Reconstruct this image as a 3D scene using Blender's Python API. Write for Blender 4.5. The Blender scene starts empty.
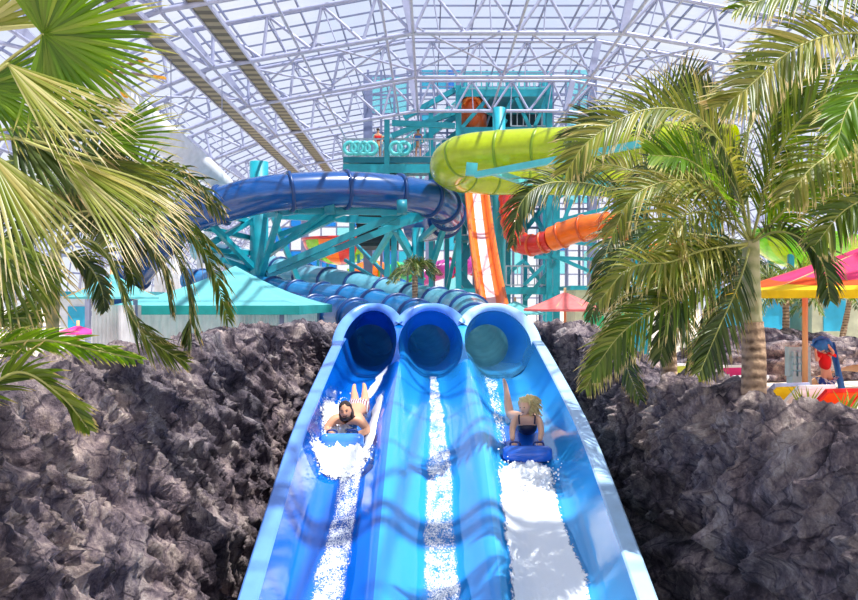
import bpy, math, random
from mathutils import Vector, Matrix, noise
random.seed(7)
F = 824.0
C = bpy.context.scene.collection
def V(*a): return Vector(a)
def P(px, py, Y): return Vector(((px-429)/F*Y, Y, (300-py)/F*Y))
def lerp(a, b, t): return a+(b-a)*t
def interp(tab, x):
    if x <= tab[0][0]: 
        (a, b), (c, d) = tab[0], tab[1]; return b+(d-b)*(x-a)/(c-a)
    for (a, b), (c, d) in zip(tab, tab[1:]):
        if x <= c: return b+(d-b)*(x-a)/(c-a)
    return tab[-1][1]
def catmull(pts, n):
    pts = [Vector(p) for p in pts]
    if len(pts) < 3: return [lerp(pts[0], pts[-1], i/n) for i in range(n+1)]
    p = [pts[0]*2-pts[1]]+pts+[pts[-1]*2-pts[-2]]
    out = []; m = len(pts)-1
    for i in range(n+1):
        s = i/n*m; k = min(int(s), m-1); t = s-k
        a, b, c, d = p[k:k+4]
        out.append(0.5*((2*b)+(c-a)*t+(2*a-5*b+4*c-d)*t*t+(3*b-a-3*c+d)*t*t*t))
    return out

# ---------------------------------------------------------------- materials
def lin(c):
    if isinstance(c, str):
        c = [int(c[i:i+2], 16)/255 for i in (0, 2, 4)]
    return tuple(((x+0.055)/1.055)**2.4 if x > 0.04045 else x/12.92 for x in c)+(1.0,)
class N:
    def __init__(s, name):
        s.m = bpy.data.materials.new(name); s.m.use_nodes = True; s.t = s.m.node_tree; s.t.nodes.clear()
        s.out = s.n('ShaderNodeOutputMaterial')
    def n(s, typ, **kw):
        nd = s.t.nodes.new(typ)
        for k, v in kw.items():
            if k.startswith('i_'):
                key = k[2:].replace('_', ' ')
                nd.inputs[key].default_value = v
            else: setattr(nd, k, v)
        return nd
    def l(s, a, b): s.t.links.new(a, b)
    def coord(s, kind='Object', scale=(1, 1, 1)):
        tc = s.n('ShaderNodeTexCoord'); mp = s.n('ShaderNodeMapping'); mp.inputs['Scale'].default_value = scale
        s.l(tc.outputs[kind], mp.inputs[0]); return mp.outputs[0]
    def noise(s, co, scale, detail=4, rough=0.55):
        nz = s.n('ShaderNodeTexNoise'); nz.inputs['Scale'].default_value = scale
        nz.inputs['Detail'].default_value = detail; nz.inputs['Roughness'].default_value = rough
        s.l(co, nz.inputs['Vector']); return nz.outputs['Fac']
    def ramp(s, fac, stops, interp='LINEAR'):
        r = s.n('ShaderNodeValToRGB'); e = r.color_ramp.elements; r.color_ramp.interpolation = interp
        while len(e) < len(stops): e.new(0.5)
        for el, (p, c) in zip(e, stops): el.position = p; el.color = lin(c) if not isinstance(c, float) else (c, c, c, 1)
        s.l(fac, r.inputs[0]); return r.outputs[0]
    def bump(s, h, strength=0.3, dist=0.02):
        b = s.n('ShaderNodeBump'); b.inputs['Strength'].default_value = strength; b.inputs['Distance'].default_value = dist
        s.l(h, b.inputs['Height']); return b.outputs[0]
def pbr(name, col, rough=0.45, metal=0.0, var=0.12, scale=3.0, coat=0.0, bump=0.0, transl=0.0, spec=0.5, stretch=(1, 1, 1)):
    g = N(name); b = g.n('ShaderNodeBsdfPrincipled')
    co = g.coord('Object', stretch); f = g.noise(co, scale)
    c = lin(col)
    lo = tuple(max(0, x*(1-var)) for x in c[:3]); hi = tuple(min(1, x*(1+var)) for x in c[:3])
    r = g.n('ShaderNodeValToRGB'); r.color_ramp.elements[0].position = .3; r.color_ramp.elements[1].position = .7
    r.color_ramp.elements[0].color = lo+(1,); r.color_ramp.elements[1].color = hi+(1,)
    g.l(f, r.inputs[0]); g.l(r.outputs[0], b.inputs['Base Color'])
    b.inputs['Roughness'].default_value = rough; b.inputs['Metallic'].default_value = metal
    b.inputs['Coat Weight'].default_value = coat; b.inputs['Coat Roughness'].default_value = 0.08
    b.inputs['Specular IOR Level'].default_value = spec
    if bump: g.l(g.bump(g.noise(co, scale*6, 5), bump, 0.03), b.inputs['Normal'])
    last = b.outputs[0]
    if transl:
        t = g.n('ShaderNodeBsdfTranslucent'); g.l(r.outputs[0], t.inputs[0])
        mx = g.n('ShaderNodeMixShader'); mx.inputs[0].default_value = transl
        g.l(last, mx.inputs[1]); g.l(t.outputs[0], mx.inputs[2]); last = mx.outputs[0]
    g.l(last, g.out.inputs[0]); return g.m
M = {}
M['steel'] = pbr('roof_steel', 'a9aecb', .45, .1)
M['bars'] = pbr('glazing_bar', '7f86a8', .5, .1)
M['teal'] = pbr('teal_paint', '149aac', .4, coat=.2)
M['teal_dk'] = pbr('teal_paint_deep', '0c7c92', .45)
M['teal_lt'] = pbr('teal_paint_pale', '55c4c8', .4)
M['rail'] = pbr('railing_grey', 'a8b8c4', .4, .3)
M['dark'] = pbr('dark_panel', '1d3742', .7)
M['blue_tube'] = pbr('royal_blue_fibreglass', '0c4c92', .22, coat=.6, transl=.08)
M['blue_ring'] = pbr('blue_flange', '0e3c78', .35)
M['mid_tube'] = pbr('mid_blue_fibreglass', '2a86c8', .25, coat=.5, transl=.16)
M['sky_tube'] = pbr('sky_blue_fibreglass', '6fb9cf', .25, coat=.5, transl=.16)
M['navy_tube'] = pbr('deep_blue_fibreglass', '1b62a8', .25, coat=.5, transl=.16)
M['lime'] = pbr('lime_fibreglass', 'b6c808', .25, coat=.5, transl=.2)
M['lime_seam'] = pbr('lime_seam', '7c9a10', .4)
M['lime2'] = pbr('green_fibreglass', '86c81c', .25, coat=.4, transl=.25)
M['orange'] = pbr('orange_fibreglass', 'ff7812', .28, coat=.5, transl=.15)
M['orange_dk'] = pbr('burnt_orange', 'd4571c', .35, coat=.3)
M['pinkw'] = pbr('pale_pink_gelcoat', 'f6c9cf', .35)
M['red'] = pbr('red_fibreglass', 'd42f2a', .28, coat=.5, transl=.2)
M['pinkred'] = pbr('rose_fibreglass', 'c8385a', .3, coat=.4, transl=.3)
M['magenta'] = pbr('magenta_fibreglass', 'c23a9c', .3, coat=.4, transl=.3)
M['lane1'] = pbr('deep_blue_gelcoat', '0468d2', .16, coat=.8, var=.1, scale=.8, stretch=(1, .2, 1))
M['lane2'] = pbr('azure_gelcoat', '2496ea', .16, coat=.8, var=.1, scale=.8, stretch=(1, .2, 1))
M['lane3'] = pbr('cyan_blue_gelcoat', '339fe6', .16, coat=.8, var=.1, scale=.8, stretch=(1, .2, 1))
M['rim1'] = pbr('periwinkle_rim', '6094ea', .3, coat=.3)
M['rim3'] = pbr('pale_blue_rim', 'a9cdf0', .3, coat=.3)
M['white'] = pbr('white_paint', 'e8e9ee', .45)
M['fabricw'] = pbr('white_curtain', 'f4f1f4', .85, bump=.2, transl=.55)
M['aqua'] = pbr('aqua_canvas', '70c6cc', .8, bump=.1, transl=.3)
M['aqua2'] = pbr('aqua_canvas_deep', '2bb0ae', .8, bump=.1, transl=.3)
M['coral'] = pbr('coral_canvas', 'f08484', .8, transl=.35)
M['pinkc'] = pbr('pink_canvas', 'e83f78', .8, transl=.35)
M['orangec'] = pbr('orange_canvas', 'fa5a1c', .8, transl=.35)
M['yellowc'] = pbr('yellow_canvas', 'f5d51c', .8, transl=.35)
M['magc'] = pbr('magenta_canvas', 'f04ca8', .8, transl=.35)
M['wood'] = pbr('pale_wood', 'dcae7c', .6, scale=8, stretch=(1, 1, .1))
M['skin'] = pbr('skin_tan', 'd49a78', .5, var=.06, spec=.4)
M['skin2'] = pbr('skin_fair', 'e8b598', .5, var=.06, spec=.4)
M['hair'] = pbr('dark_hair', '2c1c18', .55, scale=30, bump=.6)
M['blond'] = pbr('blond_hair', 'ffdc9c', .5, var=.15, scale=25, bump=.8)
M['navy'] = pbr('navy_swimsuit', '10183e', .5)
M['mat'] = pbr('blue_vinyl', '1462d0', .25, coat=.6)
M['mat1'] = pbr('sky_vinyl', '3c86e4', .25, coat=.6)
M['matd'] = pbr('navy_webbing', '0c2c70', .6)
M['redcl'] = pbr('red_cotton', 'e01c22', .8)
M['bluecl'] = pbr('blue_towel', '3c8ad8', .9, bump=.3)
M['black'] = pbr('black_rubber', '141414', .6)
M['yellowp'] = pbr('yellow_paint', 'f0a81c', .5)
M['brown'] = pbr('brown_blade', '8c7464', .5)
M['eye'] = pbr('eye_dark', '1a1210', .3)
M['lip'] = pbr('lips', 'a85a50', .5)
M['limec'] = pbr('lime_sling', 'cfe05a', .8)
M['standc'] = pbr('pale_blue_plastic', 'a8d0dc', .5)
M['deckfl'] = pbr('deck_concrete', 'd8cbb8', .85, bump=.3, scale=2)
M['trench'] = pbr('trench_concrete', '1c3c48', .9, bump=.4, scale=2)
M['wall'] = pbr('kiosk_render', 'cfd0b4', .8)
M['green'] = pbr('green_panel', '1fb47c', .5)
M['cyanp'] = pbr('cyan_panel', '2cb0d8', .5)
M['shoot'] = pbr('fresh_leaf', 'a4b038', .5, transl=.3)

def striped(name, a, b, scale, axis='X', dist=0.0):
    g = N(name); w = g.n('ShaderNodeTexWave'); w.bands_direction = axis; w.inputs['Scale'].default_value = scale; w.inputs['Distortion'].default_value = dist
    g.l(g.coord('Object'), w.inputs[0]); c = g.ramp(w.outputs[0], [(.35, a), (.6, b)])
    bs = g.n('ShaderNodeBsdfPrincipled'); bs.inputs['Roughness'].default_value = .6
    g.l(c, bs.inputs['Base Color']); g.l(g.bump(w.outputs[0], .4, .03), bs.inputs['Normal']); g.l(bs.outputs[0], g.out.inputs[0]); return g.m
M['catwalk'] = striped('ribbed_catwalk', '504c42', '8e866f', .42, 'Y')
M['shorts'] = striped('striped_shorts', 'f0eeee', '9c4a50', 9, 'X', 1)
M['bshorts'] = striped('patterned_shorts', '1a4cb0', 'e0ecf8', 6, 'DIAGONAL', 4)

def palm_leaf(name, cols, tip, tr=.4):
    g = N(name)
    geo = g.n('ShaderNodeNewGeometry'); r = g.ramp(geo.outputs['Random Per Island'], [(i/(len(cols)-1), c) for i, c in enumerate(cols)])
    uv = g.n('ShaderNodeUVMap'); sx = g.n('ShaderNodeSeparateXYZ'); g.l(uv.outputs[0], sx.inputs[0])
    nz = g.noise(g.coord('Object'), 9, 3)
    ad = g.n('ShaderNodeMath', operation='MULTIPLY_ADD'); g.l(nz, ad.inputs[0]); ad.inputs[1].default_value = .3; g.l(sx.outputs[0], ad.inputs[2])
    tf = g.ramp(ad.outputs[0], [(.93, 0.0), (1.0, 1.0)])
    mx = g.n('ShaderNodeMix', data_type='RGBA'); g.l(tf, mx.inputs[0]); g.l(r, mx.inputs[6]); mx.inputs[7].default_value = lin(tip)
    b = g.n('ShaderNodeBsdfPrincipled'); b.inputs['Roughness'].default_value = .38; g.l(mx.outputs[2], b.inputs['Base Color'])
    t = g.n('ShaderNodeBsdfTranslucent'); hs = g.n('ShaderNodeHueSaturation'); hs.inputs['Value'].default_value = 1.35; hs.inputs['Saturation'].default_value = 1.1
    g.l(mx.outputs[2], hs.inputs['Color']); g.l(hs.outputs[0], t.inputs[0])
    ms = g.n('ShaderNodeMixShader'); ms.inputs[0].default_value = tr
    g.l(b.outputs[0], ms.inputs[1]); g.l(t.outputs[0], ms.inputs[2]); g.l(ms.outputs[0], g.out.inputs[0]); return g.m
M['fan_green'] = palm_leaf('fan_leaf_green', ['4c6c14', '66901c', '84a42c', '587c18', '9cb040'], 'c8c070', .5)
M['fan_yellow'] = palm_leaf('fan_leaf_yellow', ['7c8a2c', 'b0a858', 'd4cc94', '8c9634', '66781f', 'c0b468'], 'e4d4a4', .45)
M['frond_dark'] = palm_leaf('frond_dark_green', ['283a16', '40561f', '5c6c30', '304418', '7c8440'], 'a8905c', .3)
M['frond_mid'] = palm_leaf('frond_mid_green', ['42581a', '607a24', '808e34', '38501a', '9ca048'], 'c4ae74', .4)
M['frond_dry'] = palm_leaf('frond_dry_green', ['5c6c24', '808c34', 'a4a044', '4c5c20', 'b8ac5c', '788428'], 'cdb67c', .4)
M['rachis'] = pbr('palm_rib', 'a8a860', .5)

def trunk_mat(name, a, b, sc, bmp):
    g = N(name); co = g.coord('Object'); w = g.n('ShaderNodeTexWave'); w.bands_direction = 'Z'; w.inputs['Scale'].default_value = sc
    w.inputs['Distortion'].default_value = 3; w.inputs['Detail'].default_value = 3; g.l(co, w.inputs[0])
    nz = g.noise(co, 12, 5); m = g.n('ShaderNodeMath', operation='MULTIPLY'); m.operation = 'MULTIPLY_ADD'; g.l(w.outputs[0], m.inputs[0]); m.inputs[1].default_value = .35; g.l(nz, m.inputs[2])
    c = g.ramp(m.outputs[0], [(.35, a), (.8, b)])
    bs = g.n('ShaderNodeBsdfPrincipled'); bs.inputs['Roughness'].default_value = .8
    g.l(c, bs.inputs['Base Color']); g.l(g.bump(m.outputs[0], bmp, .03), bs.inputs['Normal']); g.l(bs.outputs[0], g.out.inputs[0]); return g.m
M['trunk'] = trunk_mat('palm_trunk_bark', '5c4434', 'bc9c80', 3.2, 1.0)
M['shaft'] = trunk_mat('palm_crownshaft', '848c58', 'b4ae88', 2.0, .3)

def rock_mat():
    g = N('volcanic_rock'); co = g.coord('Object'); mp = g.coord('Object', (1.0, 1.0, .6))
    wn = g.n('ShaderNodeTexNoise'); wn.inputs['Scale'].default_value = 1.4; wn.inputs['Detail'].default_value = 3; g.l(co, wn.inputs['Vector'])
    wm = g.n('ShaderNodeMix', data_type='VECTOR'); wm.inputs[0].default_value = .35; g.l(co, wm.inputs[4]); g.l(wn.outputs['Color'], wm.inputs[5])
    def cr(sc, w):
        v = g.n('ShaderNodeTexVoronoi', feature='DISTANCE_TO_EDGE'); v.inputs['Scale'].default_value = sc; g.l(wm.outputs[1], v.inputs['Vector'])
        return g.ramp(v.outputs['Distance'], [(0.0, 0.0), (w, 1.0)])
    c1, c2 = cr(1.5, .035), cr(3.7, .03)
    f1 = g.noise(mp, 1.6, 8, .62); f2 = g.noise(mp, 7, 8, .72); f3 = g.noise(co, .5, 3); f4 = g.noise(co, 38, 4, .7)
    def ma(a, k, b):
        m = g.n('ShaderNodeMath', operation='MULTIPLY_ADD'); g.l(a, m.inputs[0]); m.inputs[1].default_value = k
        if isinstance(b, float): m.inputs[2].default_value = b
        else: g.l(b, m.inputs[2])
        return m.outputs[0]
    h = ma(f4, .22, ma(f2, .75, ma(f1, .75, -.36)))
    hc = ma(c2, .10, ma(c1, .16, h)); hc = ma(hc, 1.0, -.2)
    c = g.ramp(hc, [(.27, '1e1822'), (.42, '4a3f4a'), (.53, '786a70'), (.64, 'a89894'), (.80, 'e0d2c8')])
    c3 = g.ramp(f3, [(.38, '7088b0'), (.6, 'fff4ee')])
    mx = g.n('ShaderNodeMix', data_type='RGBA', blend_type='MULTIPLY'); mx.inputs[0].default_value = .5; g.l(c, mx.inputs[6]); g.l(c3, mx.inputs[7])
    b = g.n('ShaderNodeBsdfPrincipled'); b.inputs['Roughness'].default_value = .8; g.l(mx.outputs[2], b.inputs['Base Color'])
    g.l(g.bump(hc, 1.0, .10), b.inputs['Normal']); g.l(b.outputs[0], g.out.inputs[0]); return g.m
M['rock'] = rock_mat()

def foam_mat(name, cover, stretch=(1, .35, 1), sc=26):
    g = N(name); co = g.coord('Object', stretch)
    f = g.noise(co, sc, 6, .8); f2 = g.noise(co, sc*.12, 3)
    ad = g.n('ShaderNodeMath', operation='MULTIPLY_ADD'); g.l(f2, ad.inputs[0]); ad.inputs[1].default_value = .35; g.l(f, ad.inputs[2])
    uv = g.n('ShaderNodeUVMap'); sx = g.n('ShaderNodeSeparateXYZ'); g.l(uv.outputs[0], sx.inputs[0])
    ed = g.n('ShaderNodeMath', operation='MULTIPLY_ADD'); g.l(sx.outputs[0], ed.inputs[0]); ed.inputs[1].default_value = .3
    sc_ = g.n('ShaderNodeMath', operation='MULTIPLY'); g.l(ad.outputs[0], sc_.inputs[0]); sc_.inputs[1].default_value = .55; g.l(sc_.outputs[0], ed.inputs[2])
    a = g.ramp(ed.outputs[0], [(cover, 0.0), (cover+.035, 1.0)])
    d = g.n('ShaderNodeBsdfPrincipled'); d.inputs['Base Color'].default_value = (.93, .96, 1, 1); d.inputs['Roughness'].default_value = .4
    d.inputs['Subsurface Weight'].default_value = 0
    w = g.n('ShaderNodeMixShader'); tr = g.n('ShaderNodeBsdfTransparent'); gl = g.n('ShaderNodeBsdfGlossy'); gl.inputs['Roughness'].default_value = .08
    fr = g.n('ShaderNodeFresnel'); fr.inputs[0].default_value = 1.25; g.l(fr.outputs[0], w.inputs[0]); g.l(tr.outputs[0], w.inputs[1]); g.l(gl.outputs[0], w.inputs[2])
    mx = g.n('ShaderNodeMixShader'); g.l(a, mx.inputs[0]); g.l(w.outputs[0], mx.inputs[1]); g.l(d.outputs[0], mx.inputs[2])
    g.l(g.bump(f, .5, .02), d.inputs['Normal'])
    g.l(mx.outputs[0], g.out.inputs[0]); return g.m
M['water_thin'] = foam_mat('flowing_water', .675, (1, .35, 1), 34)
M['water_mid'] = foam_mat('bubbly_water', .655, (1, .45, 1), 70)
M['foam'] = foam_mat('white_water', .455, (1, .6, 1), 22)

def glass_mat(name, tint, fac, gl=.06, colour=None):
    g = N(name); t = g.n('ShaderNodeBsdfTransparent'); t.inputs[0].default_value = lin(tint)
    last = t.outputs[0]
    if colour:
        nz = g.noise(g.coord('Object'), .6); cc = g.ramp(nz, [(.3, colour), (.7, colour)])
        d = g.n('ShaderNodeBsdfTranslucent'); g.l(cc, d.inputs[0])
        mx = g.n('ShaderNodeMixShader'); mx.inputs[0].default_value = fac; g.l(last, mx.inputs[1]); g.l(d.outputs[0], mx.inputs[2]); last = mx.outputs[0]
    q = g.n('ShaderNodeBsdfGlossy'); q.inputs['Roughness'].default_value = .05
    m2 = g.n('ShaderNodeMixShader'); m2.inputs[0].default_value = gl; g.l(last, m2.inputs[1]); g.l(q.outputs[0], m2.inputs[2]); g.l(m2.outputs[0], g.out.inputs[0]); return g.m
M['glass'] = glass_mat('clear_glass', 'f4f6fb', 0, .04)
M['glass_cyan'] = glass_mat('cyan_glass', '8ff0f2', .3, .05, 'a8f4f4')
M['glass_teal'] = glass_mat('teal_glass', '3cc4dc', .35, .05, '4cc8e0')
M['glass_blue'] = glass_mat('blue_glass', '2090e8', .35, .05, '2888e0')
M['glass_white'] = glass_mat('white_fritted_glass', 'fdfdff', .12, .04, 'ffffff')

# ---------------------------------------------------------------- mesh builder
ORG = {}
class MB:
    def __init__(s): s.v = []; s.f = []; s.mi = []; s.uv = {}; s.sm = []
    def add(s, vs, fs, mi=0, smooth=True):
        o = len(s.v); s.v += [Vector(x) for x in vs]
        for f in fs: s.f.append(tuple(i+o for i in f)); s.mi.append(mi); s.sm.append(smooth)
        return o
    def box(s, c, d, mi=0, rot=None):
        c = Vector(c); q = []
        for x in (-.5, .5):
            for y in (-.5, .5):
                for z in (-.5, .5):
                    p = Vector((x*d[0], y*d[1], z*d[2])); q.append(c+(rot @ p if rot else p))
        s.add(q, [(0, 1, 3, 2), (4, 6, 7, 5), (0, 4, 5, 1), (2, 3, 7, 6), (0, 2, 6, 4), (1, 5, 7, 3)], mi, False)
    def beam(s, a, b, w, h=None, mi=0):
        a, b = Vector(a), Vector(b); h = h or w; T = (b-a)
        if T.length < 1e-6: return
        T.normalize(); up = V(0, 0, 1) if abs(T.z) < .95 else V(0, 1, 0)
        S = T.cross(up).normalized(); U = S.cross(T)
        q = [p+S*(x*w/2)+U*(y*h/2) for p in (a, b) for x, y in ((-1, -1), (1, -1), (1, 1), (-1, 1))]
        s.add(q, [(3, 2, 1, 0), (4, 5, 6, 7), (0, 1, 5, 4), (1, 2, 6, 5), (2, 3, 7, 6), (3, 0, 4, 7)], mi, False)
    def tube(s, pts, r, n=10, caps=True, mi=0, arc=None, closed=False):
        pts = [Vector(p) for p in pts]; m = len(pts); rs = r if isinstance(r, (list, tuple)) else [r]*m
        N0 = None; rings = []
        for i, p in enumerate(pts):
            T = (pts[min(i+1, m-1)]-pts[max(i-1, 0)])
            if T.length < 1e-9: T = V(0, 0, 1)
            T.normalize()
            if N0 is None:
                up = V(0, 0, 1) if abs(T.z) < .9 else V(0, 1, 0); N0 = (up-T*up.dot(T)).normalized()
            else:
                N0 = N0-T*N0.dot(T)
                N0 = N0.normalized() if N0.length > 1e-6 else V(1, 0, 0)
            B = T.cross(N0); rings.append([p+(N0*math.cos(t)+B*math.sin(t))*rs[i] for t in [2*math.pi*k/n for k in range(n)]])
        o = s.add([q for rg in rings for q in rg], [], mi)
        for i in range(m-1):
            for k in range(n):
                k2 = (k+1) % n
                s.f.append((o+i*n+k, o+i*n+k2, o+(i+1)*n+k2, o+(i+1)*n+k)); s.mi.append(mi); s.sm.append(True)
        if caps:
            s.f.append(tuple(o+k for k in range(n))[::-1]); s.mi.append(mi); s.sm.append(False)
            s.f.append(tuple(o+(m-1)*n+k for k in range(n))); s.mi.append(mi); s.sm.append(False)
    def grid(s, rows, mi=0, smooth=True, closed=False, uvf=None, flip=False):
        n = len(rows[0]); o = s.add([q for r in rows for q in r], [], mi)
        for i in range(len(rows)-1):
            for k in range(n if closed else n-1):
                k2 = (k+1) % n; f = (o+i*n+k, o+i*n+k2, o+(i+1)*n+k2, o+(i+1)*n+k)
                s.f.append(f[::-1] if flip else f); s.mi.append(mi); s.sm.append(smooth)
        if uvf:
            for i in range(len(rows)):
                for k in range(n): s.uv[o+i*n+k] = uvf(i, k)
        return o
    def sphere(s, c, r, n=14, m=10, mi=0, f=None):
        c = Vector(c); r = r if isinstance(r, (tuple, list)) else (r, r, r); rows = []
        for i in range(m+1):
            a = math.pi*(i/m)
            row = []
            for k in range(n):
                b = 2*math.pi*k/n; d = Vector((math.sin(a)*math.cos(b), math.sin(a)*math.sin(b), math.cos(a)))
                p = Vector((d.x*r[0], d.y*r[1], d.z*r[2]))
                if f: p = f(p, d)
                row.append(c+p)
            rows.append(row)
        s.grid(rows, mi, True, True, flip=True)
    def build(s, name, mats, parent=None, origin=None, label=None, cat=None, group=None, kind=None):
        if not isinstance(mats, (list, tuple)): mats = [mats]
        if parent is not None: O = ORG[parent.name]
        elif origin is not None: O = Vector(origin)
        else:
            xs = [v.x for v in s.v]; ys = [v.y for v in s.v]; zs = [v.z for v in s.v]
            O = V((min(xs)+max(xs))/2, (min(ys)+max(ys))/2, min(zs))
        me = bpy.data.meshes.new(name); me.from_pydata([tuple(v-O) for v in s.v], [], s.f)
        for m in mats: me.materials.append(m)
        me.polygons.foreach_set('material_index', s.mi); me.polygons.foreach_set('use_smooth', s.sm)
        if s.uv:
            ul = me.uv_layers.new(name='UVMap'); d = []
            for lp in me.loops: d += list(s.uv.get(lp.vertex_index, (0, 0)))
            ul.data.foreach_set('uv', d)
        me.validate(); me.update()
        o = bpy.data.objects.new(name, me); C.objects.link(o)
        if parent is not None: o.parent = parent
        else: o.location = O
        ORG[o.name] = O
        tag(o, label, cat, group, kind); return o
def tag(o, label=None, cat=None, group=None, kind=None):
    if label: o['label'] = label
    if cat: o['category'] = cat
    if group: o['group'] = group
    if kind: o['kind'] = kind
def thing(name, loc, label, cat, group=None):
    o = bpy.data.objects.new(name, None); C.objects.link(o); o.location = loc; o.empty_display_size = .2
    ORG[o.name] = Vector(loc); tag(o, label, cat, group); return o
def copy_thing(root, loc, label, rz=None, group=None, scale=None):
    def rec(o, par):
        c = o.copy(); C.objects.link(c)
        if par: c.parent = par
        for ch in [x for x in bpy.data.objects if x.parent == o and x != c]: rec(ch, c)
        return c
    r = rec(root, None); r.location = loc; r['label'] = label
    if rz is not None: r.rotation_euler[2] = rz
    if scale: r.scale = (scale,)*3
    if group: r['group'] = group
    return r

# ---------------------------------------------------------------- building shell
H = 10.6; XC = .33*H
ARCH = [(-2.02, -.15), (-1.97, .2), (-1.75, .5), (-1.47, .735), (-1.135, .865), (-.39, .993), (.39, .993), (1.135, .865), (1.47, .735), (1.75, .5), (1.97, .2), (2.02, -.15)]
def arch_pts(k=1.0): return [V(XC+x*H*(1+(k-1)*.55), 0, z*H*k) for x, z in ARCH]
inner, outer = arch_pts(), arch_pts(1.16)
def sub(pts, step):
    out = []
    for a, b in zip(pts, pts[1:]):
        n = max(1, round((b-a).length/step))
        out += [lerp(a, b, i/n) for i in range(n)]
    return out+[pts[-1]]
TY = [.7, 7.0, 13.4, 19.7, 26.1, 32.5, 38.9, 45.9, 56.0, 62.4, 68.8, 75.2]
ni = sub(inner, 1.9); 
for ti, Y in enumerate(TY):
    e = bpy.data.objects.new('trim_%d' % (ti+1), None); C.objects.link(e); e.location = (XC, Y, 0); ORG[e.name] = V(XC, Y, 0); e['kind'] = 'structure'
    sh = V(0, Y, 0)
    a = MB(); a.tube([p+sh for p in inner], .10, 8); a.build('bottom_chord', M['steel'], e)
    a = MB(); a.tube([p+sh for p in outer], .09, 8); a.build('top_chord', M['steel'], e)
    a = MB(); b = MB()
    for k in range(len(ni)-1):
        # map param on inner to outer
        def onout(q):
            best = None
            for (p0, p1), (q0, q1) in zip(zip(inner, inner[1:]), zip(outer, outer[1:])):
                d = p1-p0; t = max(0, min(1, (q-p0).dot(d)/d.dot(d))); r = p0+d*t
                dd = (r-q).length
                if best is None or dd < best[0]: best = (dd, q0+(q1-q0)*t)
            return best[1]
        p, q = ni[k], ni[k+1]; m = onout((p+q)/2)
        a.tube([p+sh, m+sh], .068, 6, caps=False); a.tube([m+sh, q+sh], .068, 6, caps=False)
        b.tube([m+sh, (p+q)/2+sh], .03, 5, caps=False)
    for k in range(1, len(inner)-1):
        b.beam(inner[k]+sh, outer[k]+sh, .3, .3)
    a.build('web_bracing', M['steel'], e); b.build('post', M['steel'], e)
# purlins along the hall + diagonal bracing
a = MB()
lines = [(u, inner) for u in range(1, len(inner)-1)]
for k in range(1, len(inner)-1): a.tube([inner[k]+V(0, -2, 0), inner[k]+V(0, 79.5, 0)], .07, 6)
for x in (-5.1, -1.7, 3.5, 8.8, 12.4):
    zz = None
    for p, q in zip(inner, inner[1:]):
        if p.x <= x <= q.x: zz = p.z+(q.z-p.z)*(x-p.x)/(q.x-p.x)
    a.tube([V(x, -2, zz+.1), V(x, 79.5, zz+.1)], .06, 6)
tr = bpy.data.objects.new('ceiling', None); C.objects.link(tr); tr['kind'] = 'structure'; ORG['ceiling'] = V(0, 0, 0)
a.build('longitudinal_tie', M['steel'], tr)
a = MB()
for i in range(len(TY)-1):
    if i in (1, 3, 5, 9):
        for k in (3, 4, 5, 6, 7):
            p0, p1 = inner[k], inner[k+1]
            n = 2 if (p1-p0).length > 6.5 else 1
            for j in range(n):
                q0, q1 = lerp(p0, p1, j/n), lerp(p0, p1, (j+1)/n)
                a.tube([q0+V(0, TY[i], .3), q1+V(0, TY[i+1], .3)], .05, 5, caps=False)
                a.tube([q1+V(0, TY[i], .3), q0+V(0, TY[i+1], .3)], .05, 5, caps=False)
a.build('cross_bracing', M['steel'], tr)
# glazing bars and glass
og = [p+V(0, 0, .45) for p in outer]
so = sub(og, 1.5)
a = MB()
for p in so: a.beam(p+V(0, -2, 0), p+V(0, 80, 0), .06, .1)
y = -2.0
while y < 80.5:
    for p, q in zip(og, og[1:]): a.beam(p+V(0, y, .02), q+V(0, y, .02), .045, .07)
    y += 1.5
a.build('glazing_bar', M['bars'], tr)
a = MB(); a.grid([[p+V(0, yy, .1) for p in og] for yy in (-2, 80)], 0, False); a.build('glass_roof', M['glass'], tr)

# rear glazed wall
def poly_z(x):
    for p, q in zip(og, og[1:]):
        if p.x <= x <= q.x: return p.z+(q.z-p.z)*(x-p.x)/(q.x-p.x)
    return -2
YB = 80.2
wr = bpy.data.objects.new('window_1', None); C.objects.link(wr); wr.location = (XC, YB, -2.1); ORG['window_1'] = V(XC, YB, -2.1); wr['kind'] = 'structure'
a = MB(); g = MB(); px_w = 1.5; ph = 2.3
x = -18.0; rnd = random.Random(3)
colp = {}
col_i = 0
while x < 24.5:
    zt = min(poly_z(x), poly_z(x+px_w)); z = -2.1
    a.beam(V(x, YB, -2.1), V(x, YB, poly_z(x)), .12, .16)
    if col_i % 4 == 0: a.beam(V(x, YB-.5, -2.1), V(x, YB-.5, poly_z(x)), .7, .5)
    r_i = 0
    while z < zt:
        z2 = min(z+ph, zt)
        rr = rnd.random(); mi = 0 if rr < .66 else 1 if rr < .82 else 2 if rr < .92 else 3
        if x < -10 and rr > .5: mi = 3
        g.add([V(x, YB, z), V(x+px_w, YB, z), V(x+px_w, YB, z2), V(x, YB, z2)], [(0, 1, 2, 3)], mi, False)
        z += ph; r_i += 1
    x += px_w; col_i += 1
z = -2.1
while z < 12.4:
    xs = [q for q in range(-18, 25) if poly_z(q) > z]
    if xs: a.beam(V(min(xs), YB, z), V(max(xs), YB, z), .12, .12)
    z += ph
a.build('window_frame', M['bars'], wr); g.build('window_pane', [M['glass_white'], M['glass_cyan'], M['glass_teal'], M['glass_blue']], wr)

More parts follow.
